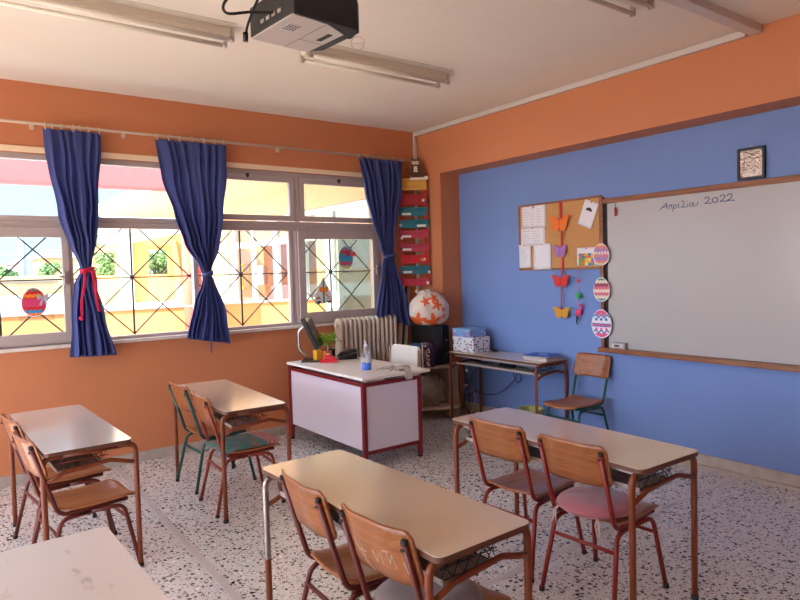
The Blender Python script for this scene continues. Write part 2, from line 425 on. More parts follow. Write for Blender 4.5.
def interp(pts, z):
    if z >= pts[0][1]: return pts[0][0]
    for (xa, za), (xb, zb) in zip(pts, pts[1:]):
        if za >= z >= zb:
            t = (za-z)/(za-zb) if za > zb else 0
            t = t*t*(3-2*t)*.5+t*.5
            return xa+(xb-xa)*t
    return pts[-1][0]
def curtain(label, L_, R_, ztie, zb0, zb1, seed, y0, tie, nf=8, cord=False):
    ztop = 2.782
    cxm = (L_[0][0]+R_[0][0])/2
    t = thing('curtain', label, 'curtain', (cxm, YR, 2.79), 0, 'blue curtains at the windows')
    rr = random.Random(seed); ph = [rr.uniform(0, 6.3) for _ in range(4)]
    def fn(u, v):
        zb = zb0+(zb1-zb0)*u
        z = ztop+(zb-ztop)*v
        l = interp(L_, z); r = interp(R_, z)
        w = r-l
        near = math.exp(-((z-ztie)/.10)**2)
        top = max(0, 1-(ztop-z)/.16)
        amp = .030 + .012*math.sin(3*v*PI+ph[3])
        if z < ztie: amp = .018+.018*min(1, (ztie-z)/.4)
        amp = amp*(1-near) + .026*near
        amp = amp*(1-top) + .014*top
        warp = u + .035*math.sin(2*PI*u*2+ph[0]+v*1.5) + .02*math.sin(2*PI*u*5+ph[2])
        f = math.sin(2*PI*nf*warp+ph[1]) * .85 + .18*math.sin(2*PI*(nf*1.9)*warp+ph[2]+v*2)
        bulge = math.sin(PI*u)**.6
        y = -amp*f - .05*near*bulge*0 + .03*near*(abs(2*u-1))
        x = l+w*(u+.010*math.cos(2*PI*nf*warp+ph[1])*(1-top)) + .006*math.sin(z*11+u*9+ph[0])*(1-near)
        return (x-cxm, y0-YR+y, z-2.79)
    b = MB(); b.grid(fn, 150, 90); b.build('cloth', M['curtain'], t, solid=.003)
    # heading band stitched with pleats, and rings on the rod
    nr = 7
    for i in range(nr):
        x = L_[0][0]+.02+(R_[0][0]-L_[0][0]-.04)*i/(nr-1)+rr.uniform(-.012, .012)-cxm
        b = MB(); pts = [(x+.004*math.sin(a+i), .025*math.sin(a), .025*math.cos(a)+.012) for a in [2*PI*k/14 for k in range(14)]]
        b.tube(pts, .0042, 6, closed=True); b.tube([(x, 0, -.008), (x, y0-YR, -.022)], .002, 6); b.build('ring', M['rod'], t)
    l = interp(L_, ztie)-cxm; r = interp(R_, ztie)-cxm; c = (l+r)/2; hw = (r-l)/2+.012
    b = MB(); n_ = 26
    def band(u, v):
        a = 2*PI*u
        return (c+hw*math.cos(a), y0-YR+.055*math.sin(a), ztie-2.79+(v-.5)*.035+.012*math.cos(a))
    b.grid(band, n_, 3, wrap=True)
    if tie is M['tie_red']:
        def tail(x0, ln, dx):
            def g(u, v): return (x0+(u-.5)*.022+dx*v+.006*math.sin(v*7), y0-YR-.066-.008*math.sin(v*5), ztie-2.79-ln*v)
            return g
        b.grid(tail(c-.03, .37, -.035), 4, 12); b.grid(tail(c+.035, .34, .03), 4, 12); b.grid(tail(c+.015, .24, .045), 4, 10)
        b.blob(lambda a, p: (c-.072+.018*math.sin(p)*math.cos(a), y0-YR-.07+.012*math.sin(p)*math.sin(a), ztie-2.79-.385+.018*math.cos(p)), 10, 6)
    b.build('tieback', tie, t, solid=.003)
    if cord:
        b = MB(); b.tube([(r-.02, y0-YR+.03, zb1-2.79+.04), (r-.022, y0-YR+.02, zb1-2.79-.07)], .006, 6); b.build('pull_cord', M['curtain'], t)
    return t
curtain('blue curtain gathered with a bright red ribbon tieback, over the left window',
        [(.76, 2.782), (.792, 2.436), (.843, 2.118), (.918, 1.859), (.98, 1.70), (.984, 1.66), (.934, 1.564), (.899, 1.27), (.876, .96)],
        [(1.181, 2.782), (1.149, 2.293), (1.115, 1.893), (1.07, 1.70), (1.07, 1.66), (1.085, 1.559), (1.156, 1.286), (1.223, .95)],
        1.67, .972, .958, 3, 5.69, M['tie_red'], 6)
curtain('wide blue curtain tied with a blue band, hanging between the two open window bays',
        [(1.609, 2.782), (1.665, 2.454), (1.745, 2.141), (1.83, 1.885), (1.967, 1.655), (1.985, 1.61), (1.98, 1.572), (1.895, 1.361), (1.802, 1.04)],
        [(2.25, 2.782), (2.235, 2.489), (2.192, 2.153), (2.128, 1.852), (2.062, 1.65), (2.055, 1.61), (2.081, 1.552), (2.171, 1.245), (2.20, .96)],
        1.615, 1.045, .965, 11, 5.69, M['curtain'], 7, cord=True)
curtain('blue curtain tied low at its left edge, hanging beside the room corner above the radiator',
        [(3.659, 2.782), (3.733, 2.463), (3.816, 2.118), (3.922, 1.831), (3.962, 1.766), (3.962, 1.74), (3.914, 1.605), (3.863, 1.283), (3.838, 1.123), (3.87, .99)],
        [(4.228, 2.782), (4.197, 2.487), (4.134, 2.19), (4.085, 1.961), (4.079, 1.78), (4.09, 1.70), (4.113, 1.6), (4.225, 1.265), (4.28, .98)],
        1.755, 1.10, .97, 5, 5.66, M['curtain'], 6)

# ------------------------------------------------------------------ student desks
W2, L2, TZ = .2125, .63, .73; XT = -.0125
def make_desk():
    t = thing('school_desk', '', 'desk')
    b = MB()
    # rounded-corner slab
    def outline(z):
        r = .03; pts = []
        for (cx, cy, a0) in ((W2-r, -L2+r, -PI/2), (W2-r, L2-r, 0), (-W2+r, L2-r, PI/2), (-W2+r, -L2+r, PI)):
            for k in range(5):
                a = a0+PI/2*k/4; pts.append((XT+cx+r*math.cos(a), cy+r*math.sin(a), z))
        return pts
    b.prism(outline(TZ-.022), (0, 0, .0195), 1)
    b.prism(outline(TZ-.0025), (0, 0, .0025), 0, 0)
    b.build('tabletop', [M['lam'], M['lam_edge']], t)
    yl = L2-.05; xo = W2+.014; r = .0145; zt = TZ-.022-r
    for sy in (-1, 1):
        for sx in (-1, 1):
            b = MB()
            b.tube(fillet([(sx*xo, sy*yl, .012), (sx*xo, sy*yl, .33), (sx*xo, sy*yl, zt), (sx*(xo-.10), sy*yl, zt)], .085, 8), r, 12)
            leg = b.build('leg', M['brown_metal'], t)
            b = MB(); b.lathe([(.017, 0), (.017, .022)], (sx*xo, sy*yl, 0), 12); b.build('foot_cap', M['rubber'], leg)
        b = MB(); b.tube([(-xo+.09, sy*yl, zt), (xo-.09, sy*yl, zt)], r, 12)
        b.tube(fillet([(-xo, sy*yl, TZ-.165), (-xo+.10, sy*yl, TZ-.125), (xo-.13, sy*yl, TZ-.105), (xo-.06, sy*yl, TZ-.125), (xo, sy*yl, TZ-.14)], .05, 5), .0115, 10)
        b.build('end_frame', M['brown_metal'], t)
    b = MB(); b.box((-W2+.03, -yl, TZ-.048), (-W2+.045, yl, TZ-.022)); b.box((W2-.045, -yl, TZ-.048), (W2-.03, yl, TZ-.022)); b.build('long_rail', M['tray'], t)
    b = MB(); b.box((-W2+.05, -yl+.01, TZ-.125), (W2-.15, yl-.01, TZ-.119)); b.box((-W2+.05, -yl+.01, TZ-.128), (-W2+.056, yl-.01, TZ-.108)); b.build('book_shelf', M['tray'], t, bevel=.001)
    b = MB()
    def zig(p0, p1, n, z0, z1):
        p0, p1 = Vector(p0), Vector(p1)
        for ph in (0, 1):
            pts = []
            for k in range(n+1):
                p = p0.lerp(p1, k/n); p.z = z0 if (k+ph) % 2 else z1; pts.append(p)
            b.tube(pts,   .0022, 6)
        for z in (z0, (z0+z1)/2): b.tube([Vector((p0.x, p0.y, z)), Vector((p1.x, p1.y, z))], .0028, 6)
    for sy in (-1, 1): zig((-W2+.05, sy*(yl-.02), 0), (W2-.12, sy*(yl-.02), 0), 5, TZ-.118, TZ-.04)
    zig((W2-.145, -yl+.02, 0), (W2-.145, yl-.02, 0), 14, TZ-.118, TZ-.04)
    b.build('wire_basket', M['wire'], t)
    return t
GD = 'double school desks with tubular frames'
desk0 = make_desk()
desks = [
    ((2.622, 2.178), -1, 'double desk in front of the pink-cushioned chair, nearest the whiteboard wall', 'E'),
    ((1.396, 2.078), 1.6, 'beige double desk in the front centre with a worn chrome left leg', 'D'),
    ((1.712, 4.535), -2.4, 'double desk by the orange wall with the green-framed chair pushed in', 'C'),
    ((.615, 4.25), 2, 'double desk at the left with two bare orange-wood chairs pushed under it', 'B'),
    ((.273, 1.775), 1.6, 'bare desk cropped by the lower left corner, with faint grey smudges on its top', 'A'),
    ((4.550, 4.485), .4, 'worn double desk against the blue wall, carrying storage boxes and papers', 'F')]
DK = {}
for i, (p, rz, lab, key) in enumerate(desks):
    o = desk0 if i == 0 else copy_tree(desk0)
    o.location = (p[0], p[1], 0); o.rotation_euler = (0, 0, R(rz)); o['label'] = lab; o['group'] = GD; DK[key] = o
DK['E'].scale = (1.06, 1, 1); DK['D'].scale = (1, .965, 1); DK['F'].scale = (.91, 1, 1)
for k in ('B', 'C'): setmat(DK[k], ('wire_basket',), M['wire'], M['wire_red'])
setmat(DK['B'], ('tabletop',), M['lam'], mat('pale_reflection_laminate', (206, 197, 190), .22, spec=.8, var=.02, vscale=5, coat=.6))  # greyer top colour imitates the bright window reflected in the laminate
# the worn chrome leg of the front desk (far end, chair side)
for ch in DK['D'].children:
    if ch.name.split('.')[0] == 'leg':
        xs_ = [v.co.x for v in ch.data.vertices]; ys_ = [v.co.y for v in ch.data.vertices]
        if max(xs_) < 0 and min(ys_) > 0:
            ch.data = ch.data.copy(); ch.data.materials.append(M['chrome']); ch['label'] = 'leg with paint worn to bare chrome above'
            for p in ch.data.polygons:
                if p.center.z > .36: p.material_index = 1
# smudges on the cropped desk, over a grey tint painted for window reflection
sm = bpy.data.materials.new('smudged_reflection_laminate'); sm.use_nodes = True
nt = sm.node_tree; bs = nt.nodes['Principled BSDF']; tc = nt.nodes.new('ShaderNodeTexCoord'); mp = nt.nodes.new('ShaderNodeMapping'); mp.inputs['Scale'].default_value = (14, 5, 1); mp.inputs['Rotation'].default_value = (0, 0, R(35))
nz = nt.nodes.new('ShaderNodeTexNoise'); nz.inputs['Scale'].default_value = 1.1; nz.inputs['Detail'].default_value = 3
nt.links.new(tc.outputs['Object'], mp.inputs[0]); nt.links.new(mp.outputs[0], nz.inputs['Vector'])
rp = ramp(nt, nz.outputs['Fac'], [(.0, (208, 200, 196)), (.66, (206, 197, 192)), (.74, (172, 163, 158))]); nt.links.new(rp.outputs[0], bs.inputs['Base Color']); bs.inputs['Roughness'].default_value = .3
setmat(DK['A'], ('tabletop',), M['lam'], sm)

# ------------------------------------------------------------------ school chairs (local: faces +x)
def make_chair():
    t = thing('school_chair', '', 'chair')
    # seat: plywood with a down-curved front lip and rounded corners
    def seat(u, v):
        x = -.165+.41*u; w = .172
        e = min(u, 1-u)*.41
        w2 = w-(.03*(1-min(1, e/.03))**2)
        y = (2*v-1)*w2
        z = .405+.006*math.cos(2*PI*(v-.5))*-1-(.018*max(0, (u-.82)/.18)**2)+.010*max(0, (.15-u)/.15)-.010*math.sin(PI*min(1, u*1.1))
        return (x, y, z)
    b = MB(); b.grid(seat, 22, 14); b.build('seat', M['ply_light'], t, solid=.011)
    # backrest
    def back(u, v):
        y = (2*u-1)*.188; zz = .597+.20*v
        e = min(u, 1-u)*.37; c = .028
        f = 1-min(1, e/c); cut = c*(1-math.sqrt(max(0, 1-f*f)))
        zz = max(.597+cut, min(.797-cut, zz))
        x = -.160-.105*(zz-.40)/.36-.030*(math.cos(PI*(u-.5)))+.012
        x += .004*math.cos(4*PI*(u-.5))
        return (x, y, zz)
    b = MB(); b.grid(back, 34, 12); b.build('backrest', M['ply'], t, solid=.010)
    for sy in (-1, 1):
        b = MB()
        b.tube(fillet([(-.270, sy*.165, .762), (-.158, sy*.165, .385), (.19, sy*.155, .385)], .07, 8), .0115, 10)
        p = b.build('back_post', M['red_metal'], t)
        b = MB(); b.lathe([(.0125, 0), (.0125, .014), (.009, .018)], (-.268, sy*.165, .753), 10)
        b.tube([(-.248, sy*.165, .738), (-.281, sy*.165, .738)], .006, 8)
        b.build('end_cap', M['rubber'], p)
        b = MB(); b.tube(fillet([(-.232, sy*.198, .008), (-.150, sy*.168, .362), (0, sy*.158, .364)], .06, 7), .0115, 10)
        l = b.build('leg', M['red_metal'], t)
        b = MB(); b.lathe([(.0145, 0), (.0145, .02)], (-.232, sy*.198, 0), 10); b.build('foot_cap', M['rubber'], l)
        b = MB(); b.tube(fillet([(.232, sy*.198, .008), (.165, sy*.168, .362), (0, sy*.158, .364)], .06, 7), .0115, 10)
        l = b.build('leg', M['red_metal'], t)
        b = MB(); b.lathe([(.0145, 0), (.0145, .02)], (.232, sy*.198, 0), 10); b.build('foot_cap', M['rubber'], l)
    for x in (-.170, .183):
        b = MB(); b.tube([(x, -.174, .285), (x, .174, .285)], .0095, 8); b.build('stretcher', M['red_metal'], t)
    return t
GC = 'wooden school chairs with tubular frames'
chair0 = make_chair()
chairs = [
    ((2.603, 1.922), 3.5, 'red-framed wooden chair carrying the round pink cushion', 'red'),
    ((2.600, 2.408), 4, 'red-framed wooden chair with a bare seat beside the pink-cushioned one', 'red'),
    ((1.392, 1.75), 4, 'dark red chair with white scribbles on its backrest, grey cushion on its seat', 'dark'),
    ((1.385, 2.214), -2.8, 'dark red chair with a bare seat and clean back at the front centre desk', 'dark'),
    ((1.718, 4.843), 2.6, 'green-framed chair at the desk beside the orange wall, farthest from the camera', 'green'),
    ((1.694, 4.271), -3.7, 'red-brown chair carrying the patterned teal seat mat', 'redb'),
    ((.608, 3.85), 7, 'nearer of the two bare chairs under the left desk, its seat in full view', 'dark'),
    ((.598, 4.419), 6, 'farther of the two chairs under the left desk, closer to the window wall', 'dark'),
    ((4.502, 3.592), 180, 'green-framed chair turned to the room, standing against the blue wall under the whiteboard', 'green')]
CH = []
mset = {'red': M['red_metal'], 'dark': M['darkred_metal'], 'green': M['green_metal'], 'redb': mat('rust_red_paint', (136, 46, 30), .36, var=.08, vscale=30)}
for i, (p, rz, lab, c) in enumerate(chairs):
    o = chair0 if i == 0 else copy_tree(chair0)
    o.location = (p[0], p[1], 0); o.rotation_euler = (0, 0, R(rz)); o['label'] = lab; o['group'] = GC; CH.append(o)
for o, (p, rz, lab, c) in zip(CH, chairs):
    if c != 'red': setmat(o, ('back_post', 'leg', 'stretcher'), M['red_metal'], mset[c])
# white scratches on one backrest
sc = MB()
def bk(u, zz): return Vector((-.160-.105*(zz-.40)/.36-.030*(math.cos(PI*(u-.5)))+.012+.004*math.cos(4*PI*(u-.5))-.0060, (2*u-1)*.185, zz))
for line in ([(.78, .70), (.74, .66), (.62, .66)], [(.70, .72), (.66, .63), (.56, .60)], [(.52, .68), (.48, .64), (.44, .675)], [(.40, .69), (.38, .645)], [(.30, .70), (.28, .66), (.24, .70), (.22, .65)], [(.13, .68), (.11, .64)], [(.36, .70), (.26, .705)]):
    pts = []
    for (u0, z0), (u1, z1) in zip(line, line[1:]): pts += [bk(u0+(u1-u0)*k/5, z0+(z1-z0)*k/5) for k in range(6)]
    sc.tube(pts, .0016, 5)
sc.build('scribble', mat('white_scratch', (205, 180, 158), .8), CH[2])

# cushions
def cushion(name, lab, cat, loc, rx, ry, h, m, rz=0, power=2.4, waves=.006, parts=None):
    b = MB()
    def fn(a, p):
        s = math.sin(p); cz = math.cos(p)
        ca, sa = math.cos(a), math.sin(a)
        k = (abs(ca)**power+abs(sa)**power)**(-1/power)
        prof = abs(s)**.55
        x, y = rx*prof*k*ca, ry*prof*k*sa
        z = h/2*(cz if cz > 0 else cz)*(1-.12*math.cos(3*a)*s)
        z += waves*noise.noise(Vector((x*14, y*14, 3)))*(1 if cz > -.2 else 0)
        return (x, y, z+h/2)
    b.blob(fn, 40, 18)
    t = thing(name, lab, cat, loc, rz)
    b.build('pad', m, t)
    rim = MB(); pts = []
    for k in range(48):
        a = 2*PI*k/48; ca, sa = math.cos(a), math.sin(a); kk = (abs(ca)**power+abs(sa)**power)**(-1/power)
        pts.append((rx*1.0*kk*ca, ry*1.0*kk*sa, h/2))
    rim.tube(pts, .0035, 6, closed=True); rim.build('piping', m, t)
    return t
pk = mat('pink_velvet', (190, 120, 138), .85, var=.08, vscale=12); pk.node_tree.nodes['Principled BSDF'].inputs['Sheen Weight'].default_value = .6
gy = mat('grey_velvet', (138, 124, 124), .9, var=.05, vscale=12); gy.node_tree.nodes['Principled BSDF'].inputs['Sheen Weight'].default_value = .4
SZ = .411
pc = cushion('seat_cushion', 'round pink velvet cushion lying on the red chair seat', 'cushion', (2.55, 1.92, SZ), .185, .185, .075, pk, 0, 2.0)
for s in (-1, 1):
    b = MB(); b.tube([(-.14, s*.11, .03), (-.155, s*.13, .005), (-.16, s*.135, -.05)], .003, 6); b.tube([(-.14, s*.11, .03), (-.165, s*.115, 0), (-.15, s*.12, -.07)], .003, 6)
    b.build('tie_string', mat('white_string', (225, 210, 210), .8), pc)
cushion('seat_cushion', 'grey cushion on the seat of the chair with white scribbles', 'cushion', (1.37, 1.75, SZ), .18, .175, .07, gy, 0, 2.6)
tm = bpy.data.materials.new('teal_print'); tm.use_nodes = True
nt = tm.node_tree; bs = nt.nodes['Principled BSDF']; tc = nt.nodes.new('ShaderNodeTexCoord')
sx = nt.nodes.new('ShaderNodeSeparateXYZ'); nt.links.new(tc.outputs['Object'], sx.inputs[0])
n1 = nt.nodes.new('ShaderNodeTexNoise'); n1.inputs['Scale'].default_value = 22; nt.links.new(tc.outputs['Object'], n1.inputs['Vector'])
r1 = ramp(nt, n1.outputs['Fac'], [(0, (52, 104, 108)), (.42, (86, 138, 136)), (.56, (98, 146, 140)), (.60, (182, 60, 62)), (.66, (120, 150, 140)), (1, (160, 176, 150))])
ck = nt.nodes.new('ShaderNodeTexChecker'); ck.inputs['Scale'].default_value = 55; ck.inputs[1].default_value = lin((190, 64, 84)); ck.inputs[2].default_value = lin((206, 176, 172)); nt.links.new(tc.outputs['Object'], ck.inputs[0])
gt = nt.nodes.new('ShaderNodeMath'); gt.operation = 'GREATER_THAN'; gt.inputs[1].default_value = .105; nt.links.new(sx.outputs[0], gt.inputs[0])
mx = nt.nodes.new('ShaderNodeMix'); mx.data_type = 'RGBA'; nt.links.new(gt.outputs[0], mx.inputs[0]); nt.links.new(r1.outputs[0], mx.inputs[6]); nt.links.new(ck.outputs[0], mx.inputs[7])
nt.links.new(mx.outputs[2], bs.inputs['Base Color']); bs.inputs['Roughness'].default_value = .85
mt = cushion('seat_mat', 'teal patterned seat mat with a red check border on the red-brown chair', 'cushion', (1.715, 4.262, SZ), .225, .18, .032, tm, R(2), 7, .004)
b = MB()
for s in (-1, 1):
    pts = [(-.205+.022*math.cos(a), s*.15, -.012+.03*math.sin(a)) for a in [2*PI*k/12 for k in range(12)]]
    b.tube(pts, .004, 6, closed=True)
b.build('tie_loop', mat('blue_cord', (90, 122, 140), .7), mt)

# ------------------------------------------------------------------ teacher's desk
TX0, TX1, TY0, TY1 = 2.735, 3.33, 4.275, 5.60
t = thing('teacher_desk', 'white-topped teacher desk with maroon frame and pale side panels, below the window', 'desk', ((TX0+TX1)/2, (TY0+TY1)/2, 0))
cx, cy = (TX0+TX1)/2, (TY0+TY1)/2; hx, hy = (TX1-TX0)/2, (TY1-TY0)/2; fz = .70
b = MB(); b.box((-hx-.012, -hy-.015, .722), (hx+.085, hy+.005, .745)); b.build('tabletop', M['desk_white'], t, bevel=.005)
fx, fy = hx-.018, hy-.018
for sx_ in (-1, 1):
    for sy in (-1, 1):
        b = MB(); x, y = sx_*fx, sy*fy; b.box((x-.018, y-.018, .02), (x+.018, y+.018, fz)); lg = b.build('leg', M['maroon'], t, bevel=.004)
        b = MB(); b.box((x-.014, y-.014, 0), (x+.014, y+.014, .022)); b.build('foot_cap', M['rubber'], lg)
b = MB()
for sy in (-1, 1):
    b.box((-fx, sy*fy-.016, fz-.032), (fx, sy*fy+.016, fz)); b.box((-fx, sy*fy-.014, .115), (fx, sy*fy+.014, .143))
for sx_ in (-1, 1): b.box((sx_*fx-.016, -fy, fz-.032), (sx_*fx+.016, fy, fz))
b.build('rail', M['maroon'], t, bevel=.003)
b = MB(); b.box((-fx-.004, -fy+.019, .145), (-fx+.012, fy-.019, fz-.034)); b.build('front_panel', M['panel'], t, bevel=.001)
for sy in (-1, 1):
    b = MB(); b.box((-fx+.019, sy*fy-.006, .144), (fx-.019, sy*fy+.006, fz-.034)); b.build('side_panel', M['panel'], t, bevel=.001)
b = MB(); b.box((-fx+.03, -fy+.03, fz+.002), (fx-.03, fy-.03, .721)); b.build('dark_gap_fill', M['blackm'], t)  # black block painted as the dark, shaded gap below the top
b = MB()
for k in range(9): b.box((-hx+.02+k*.022, -hy+.0, .704), (-hx+.032+k*.022, -hy+.012, .722))
b.build('edge_comb', M['white_paint'], t)
b = MB(); b.box((fx-.16, -hy, .703), (fx-.02, -hy+.02, .721)); b.build('edge_clip', M['white_paint'], t)
TT = .745

# white chair behind the teacher's desk
t = thing('office_chair', 'white chair with beige back edge tucked behind the teacher desk', 'chair', (3.49, 5.02, 0), R(180))
def slab(u, v, w=.225, z0=.50, z1=.86, r=.045):
    y = (2*u-1)*w; z = z0+(z1-z0)*v; e = min(u, 1-u)*2*w; f = 1-min(1, e/r); cut = r*(1-math.sqrt(max(0, 1-f*f)))
    z = max(z0+cut, min(z1-cut, z)); return (-.20-.03*(z-z0)/.3-.012*math.cos(PI*(u-.5)), y, z)
wc = mat('white_shell', (226, 220, 210), .4)
b = MB(); b.grid(slab, 24, 12); b.build('backrest', wc, t, solid=.035, bevel=.008)
b = MB(); b.box((-.235, .222, .53), (-.20, .236, .83)); b.build('edge_band', mat('beige_band', (190, 164, 132), .5), t, bevel=.003)
b = MB(); b.box((-.235, -.236, .53), (-.20, -.222, .83)); b.build('edge_band', mat('beige_band', (190, 164, 132), .5), t, bevel=.003)
b = MB(); b.box((-.19, -.21, .44), (.20, .21, .48)); b.build('seat', wc, t, bevel=.015)
for sx_ in (-1, 1):
    for sy in (-1, 1):
        b = MB(); b.tube([(sx_*.18, sy*.17, 0), (sx_*.15, sy*.15, .44)], .012, 8); b.build('leg', M['steel'], t)
b = MB()
for sy in (-1, 1): b.tube([(-.17, sy*.13, .45), (-.215, sy*.13, .62)], .012, 8)
b.build('back_support', M['steel'], t)

# monitor on the teacher's desk
t = thing('computer_monitor', 'black flat monitor on a silver stand at the far end of the teacher desk', 'monitor', (2.94, 5.47, TT), R(-37))
def tilt(p, a=R(-24), z0=.30, x0=.0):
    x, y, z = p; z -= z0; return (x0+x*math.cos(a)+z*math.sin(a), y, z0-x*math.sin(a)+z*math.cos(a))
def tbox(mb, a, c, m=0):
    x0, y0, z0 = a; x1, y1, z1 = c
    mb.hexa([tilt(p) for p in ((x0, y0, z0), (x1, y0, z0), (x1, y1, z0), (x0, y1, z0), (x0, y0, z1), (x1, y0, z1), (x1, y1, z1), (x0, y1, z1))], m)
b = MB(); tbox(b, (-.025, -.19, .12), (.018, .19, .44)); b.build('screen_housing', M['black'], t, bevel=.008)
b = MB(); tbox(b, (.018, -.17, .145), (.020, .17, .42)); b.build('screen', mat('dark_screen', (56, 54, 56), .2), t)
b = MB(); b.tube(fillet([(-.02, 0, .36), (-.13, 0, .30), (-.13, 0, .12), (-.03, 0, .014)], .08, 6), .013, 8); b.build('stand_arm', M['steel'], t)
b = MB(); b.box((-.10, -.11, 0), (.09, .11, .014)); b.build('base', M['black'], t, bevel=.005)
# telephone
t = thing('desk_telephone', 'black desk telephone on the teacher desk beside the plant', 'telephone', (3.27, 5.38, TT), R(-25))
b = MB(); b.hexa([(-.09, -.10, 0), (.09, -.10, 0), (.09, .10, 0), (-.09, .10, 0), (-.09, -.10, .025), (.09, -.10, .06), (.09, .10, .06), (-.09, .10, .025)]); b.build('body', M['black'], t, bevel=.006)
b = MB(); b.tube(fillet([(-.08, -.075, .045), (-.06, -.075, .062), (.07, -.075, .085), (.088, -.075, .075)], .02, 4), .016, 8); b.build('handset', M['blackm'], t)
b = MB()
for i in range(4):
    for j in range(3): x = -.05+i*.024; b.box((x, .0+j*.026, .03+(x+.09)*.19), (x+.016, .018+j*.026, .037+(x+.09)*.19))
b.build('keypad', mat('grey_keys', (120, 110, 96), .5), t)
# pen holders
def holder(lab, loc, col, w, h, rz, pens):
    t = thing('pen_holder', lab, 'pen holder', loc, R(rz)); b = MB(); q = .004
    b.box((-w, -w, 0), (w, w, .004)); b.box((-w, -w, 0), (-w+q, w, h)); b.box((w-q, -w, 0), (w, w, h)); b.box((-w, -w, 0), (w, -w+q, h)); b.box((-w, w-q, 0), (w, w, h))
    b.build('box', mat('card_'+lab.split()[0], col, .6), t)
    for k, c in enumerate(pens):
        p = thing('pencil', '%s pencil standing in the %s pen holder' % (c[0], lab.split()[0]), 'pencil', (loc[0]+rnd.uniform(-.4, .4)*w, loc[1]+rnd.uniform(-.4, .4)*w, TT+.006), 0, 'pencils on the teacher desk')
        tip = Vector((rnd.uniform(-.02, .02), rnd.uniform(-.02, .02), h+rnd.uniform(.03, .06)))
        b = MB(); b.tube([(0, 0, 0), tip], .004, 6); b.build('shaft', mat('pencil_'+c[0], c[1], .5), p)
        b = MB(); b.tube([tip, tip*1.06], lambda s: .004*(1-s)+.0005, 6); b.build('tip', mat('pencil_tip', (220, 190, 150), .6), p)
    return t
holder('yellow square pen holder beside the monitor', (2.975, 5.44, TT), (226, 170, 40), .030, .105, 8, [('green', (60, 140, 80))])
holder('orange square pen holder with pencils, right of the yellow one', (3.055, 5.40, TT), (206, 110, 36), .034, .095, 14, [('white', (225, 220, 215)), ('red', (190, 40, 50)), ('blue', (50, 80, 160))])
t = thing('pen_cup', 'dark cup with a silver pen beside the potted plant', 'cup', (3.135, 5.44, TT))
b = MB(); b.lathe([(.030, 0), (.034, .10), (.031, .10), (.028, .006)], n=18); b.build('cup', M['blackm'], t)
b = MB(); b.tube([(0, 0, .01), (.02, -.01, .15)], .006, 8); b.build('pen', M['steel'], t)
# tape dispenser
t = thing('tape_dispenser', 'red plastic tape dispenser at the front edge of the teacher desk', 'tape dispenser', (3.00, 5.27, TT), R(-38))
rd = mat('red_plastic', (205, 24, 34), .35)
b = MB(); b.box((-.085, -.035, 0), (.085, .035, .03)); b.build('base', rd, t, bevel=.008)
b = MB(); b.prism([(-.06, -.03, .03), (-.03, -.03, .075), (.02, -.03, .075), (.075, -.03, .032)], (0, .06, 0)); b.build('body', rd, t, bevel=.006)
b = MB(); b.lathe([(.026, -.010), (.026, .010)], (-.005, 0, .06), 18, axis='y'); b.build('tape_roll', M['paper'], t)
# potted plant
t = thing('potted_plant', 'small bright green potted plant on the teacher desk', 'plant', (3.165, 5.545, TT))
b = MB(); b.lathe([(.035, 0), (.045, .08), (.048, .09), (.042, .09), (.04, .075)], n=18); b.build('pot', mat('pot', (120, 116, 126), .5), t)
b = MB(); lf = mat('leaf_bright', (130, 190, 56), .6, var=.25, vscale=30)
tips = []
for k in range(16):
    a = rnd.uniform(0, 2*PI); r_ = rnd.uniform(.02, .10); h_ = rnd.uniform(.10, .20)
    tip = Vector((r_*math.cos(a), r_*math.sin(a), .085+h_*.75)); tips.append(tip)
    b.tube([(0, 0, .075), (tip.x*.3, tip.y*.3, .085+h_*.4), tip], .0016, 5)
b.build('stem', lf, t)
b = MB()
def leaf(mb, p, n, s, up=Vector((0, 0, 1)), m=0):
    n = n.normalized(); u = n.orthogonal().normalized(); u.rotate(Matrix.Rotation(rnd.uniform(0, 6.28), 3, n)); w = n.cross(u)
    vs = [mb.bm.verts.new(p+q) for q in (u*-s, u*-.2*s+w*.45*s, u*s+n*.15*s, u*-.2*s-w*.45*s)]
    mb._f(vs, m)
for tip in tips:
    for k in range(13):
        p = tip+Vector((rnd.gauss(0, .02), rnd.gauss(0, .02), rnd.gauss(0, .018)))
        leaf(b, p, Vector((rnd.gauss(0, 1), rnd.gauss(0, 1), rnd.uniform(.2, 1.5))), rnd.uniform(.013, .022))
b.build('leaves', lf, t, normals=False)
# sanitizer bottle
t = thing('sanitizer_bottle', 'clear pump bottle of blue hand sanitizer on the teacher desk corner', 'bottle', (3.00, 4.62, TT), R(20))
cg = bpy.data.materials.new('clear_plastic'); cg.use_nodes = True
nt = cg.node_tree; bs = nt.nodes['Principled BSDF']; bs.inputs['Base Color'].default_value = (.85, .88, .93, 1); bs.inputs['Roughness'].default_value = .12
tr = nt.nodes.new('ShaderNodeBsdfTransparent'); mx = nt.nodes.new('ShaderNodeMixShader'); mx.inputs[0].default_value = .1
nt.links.new(tr.outputs[0], mx.inputs[1]); nt.links.new(bs.outputs[0], mx.inputs[2]); nt.links.new(mx.outputs[0], nt.nodes['Material Output'].inputs[0])
b = MB(); b.lathe([(.041, 0), (.045, .006), (.045, .14), (.036, .175), (.018, .195), (.015, .205), (.013, .205), (.013, .20), (.034, .172), (.042, .14), (.042, .004)], n=24); b.build('bottle_body', cg, t)
b = MB(); b.lathe([(.0432, .004), (.0436, .062)], n=24); b.build('gel', mat('blue_gel', (16, 110, 235), .15), t)
b = MB()
def lab_(u, v): a = -2.6+1.9*u; return (.0452*math.cos(a), .0452*math.sin(a), .065+.075*v)
b.grid(lab_, 12, 3); b.build('paper_label', mat('bottle_label', (196, 198, 206), .6), t)
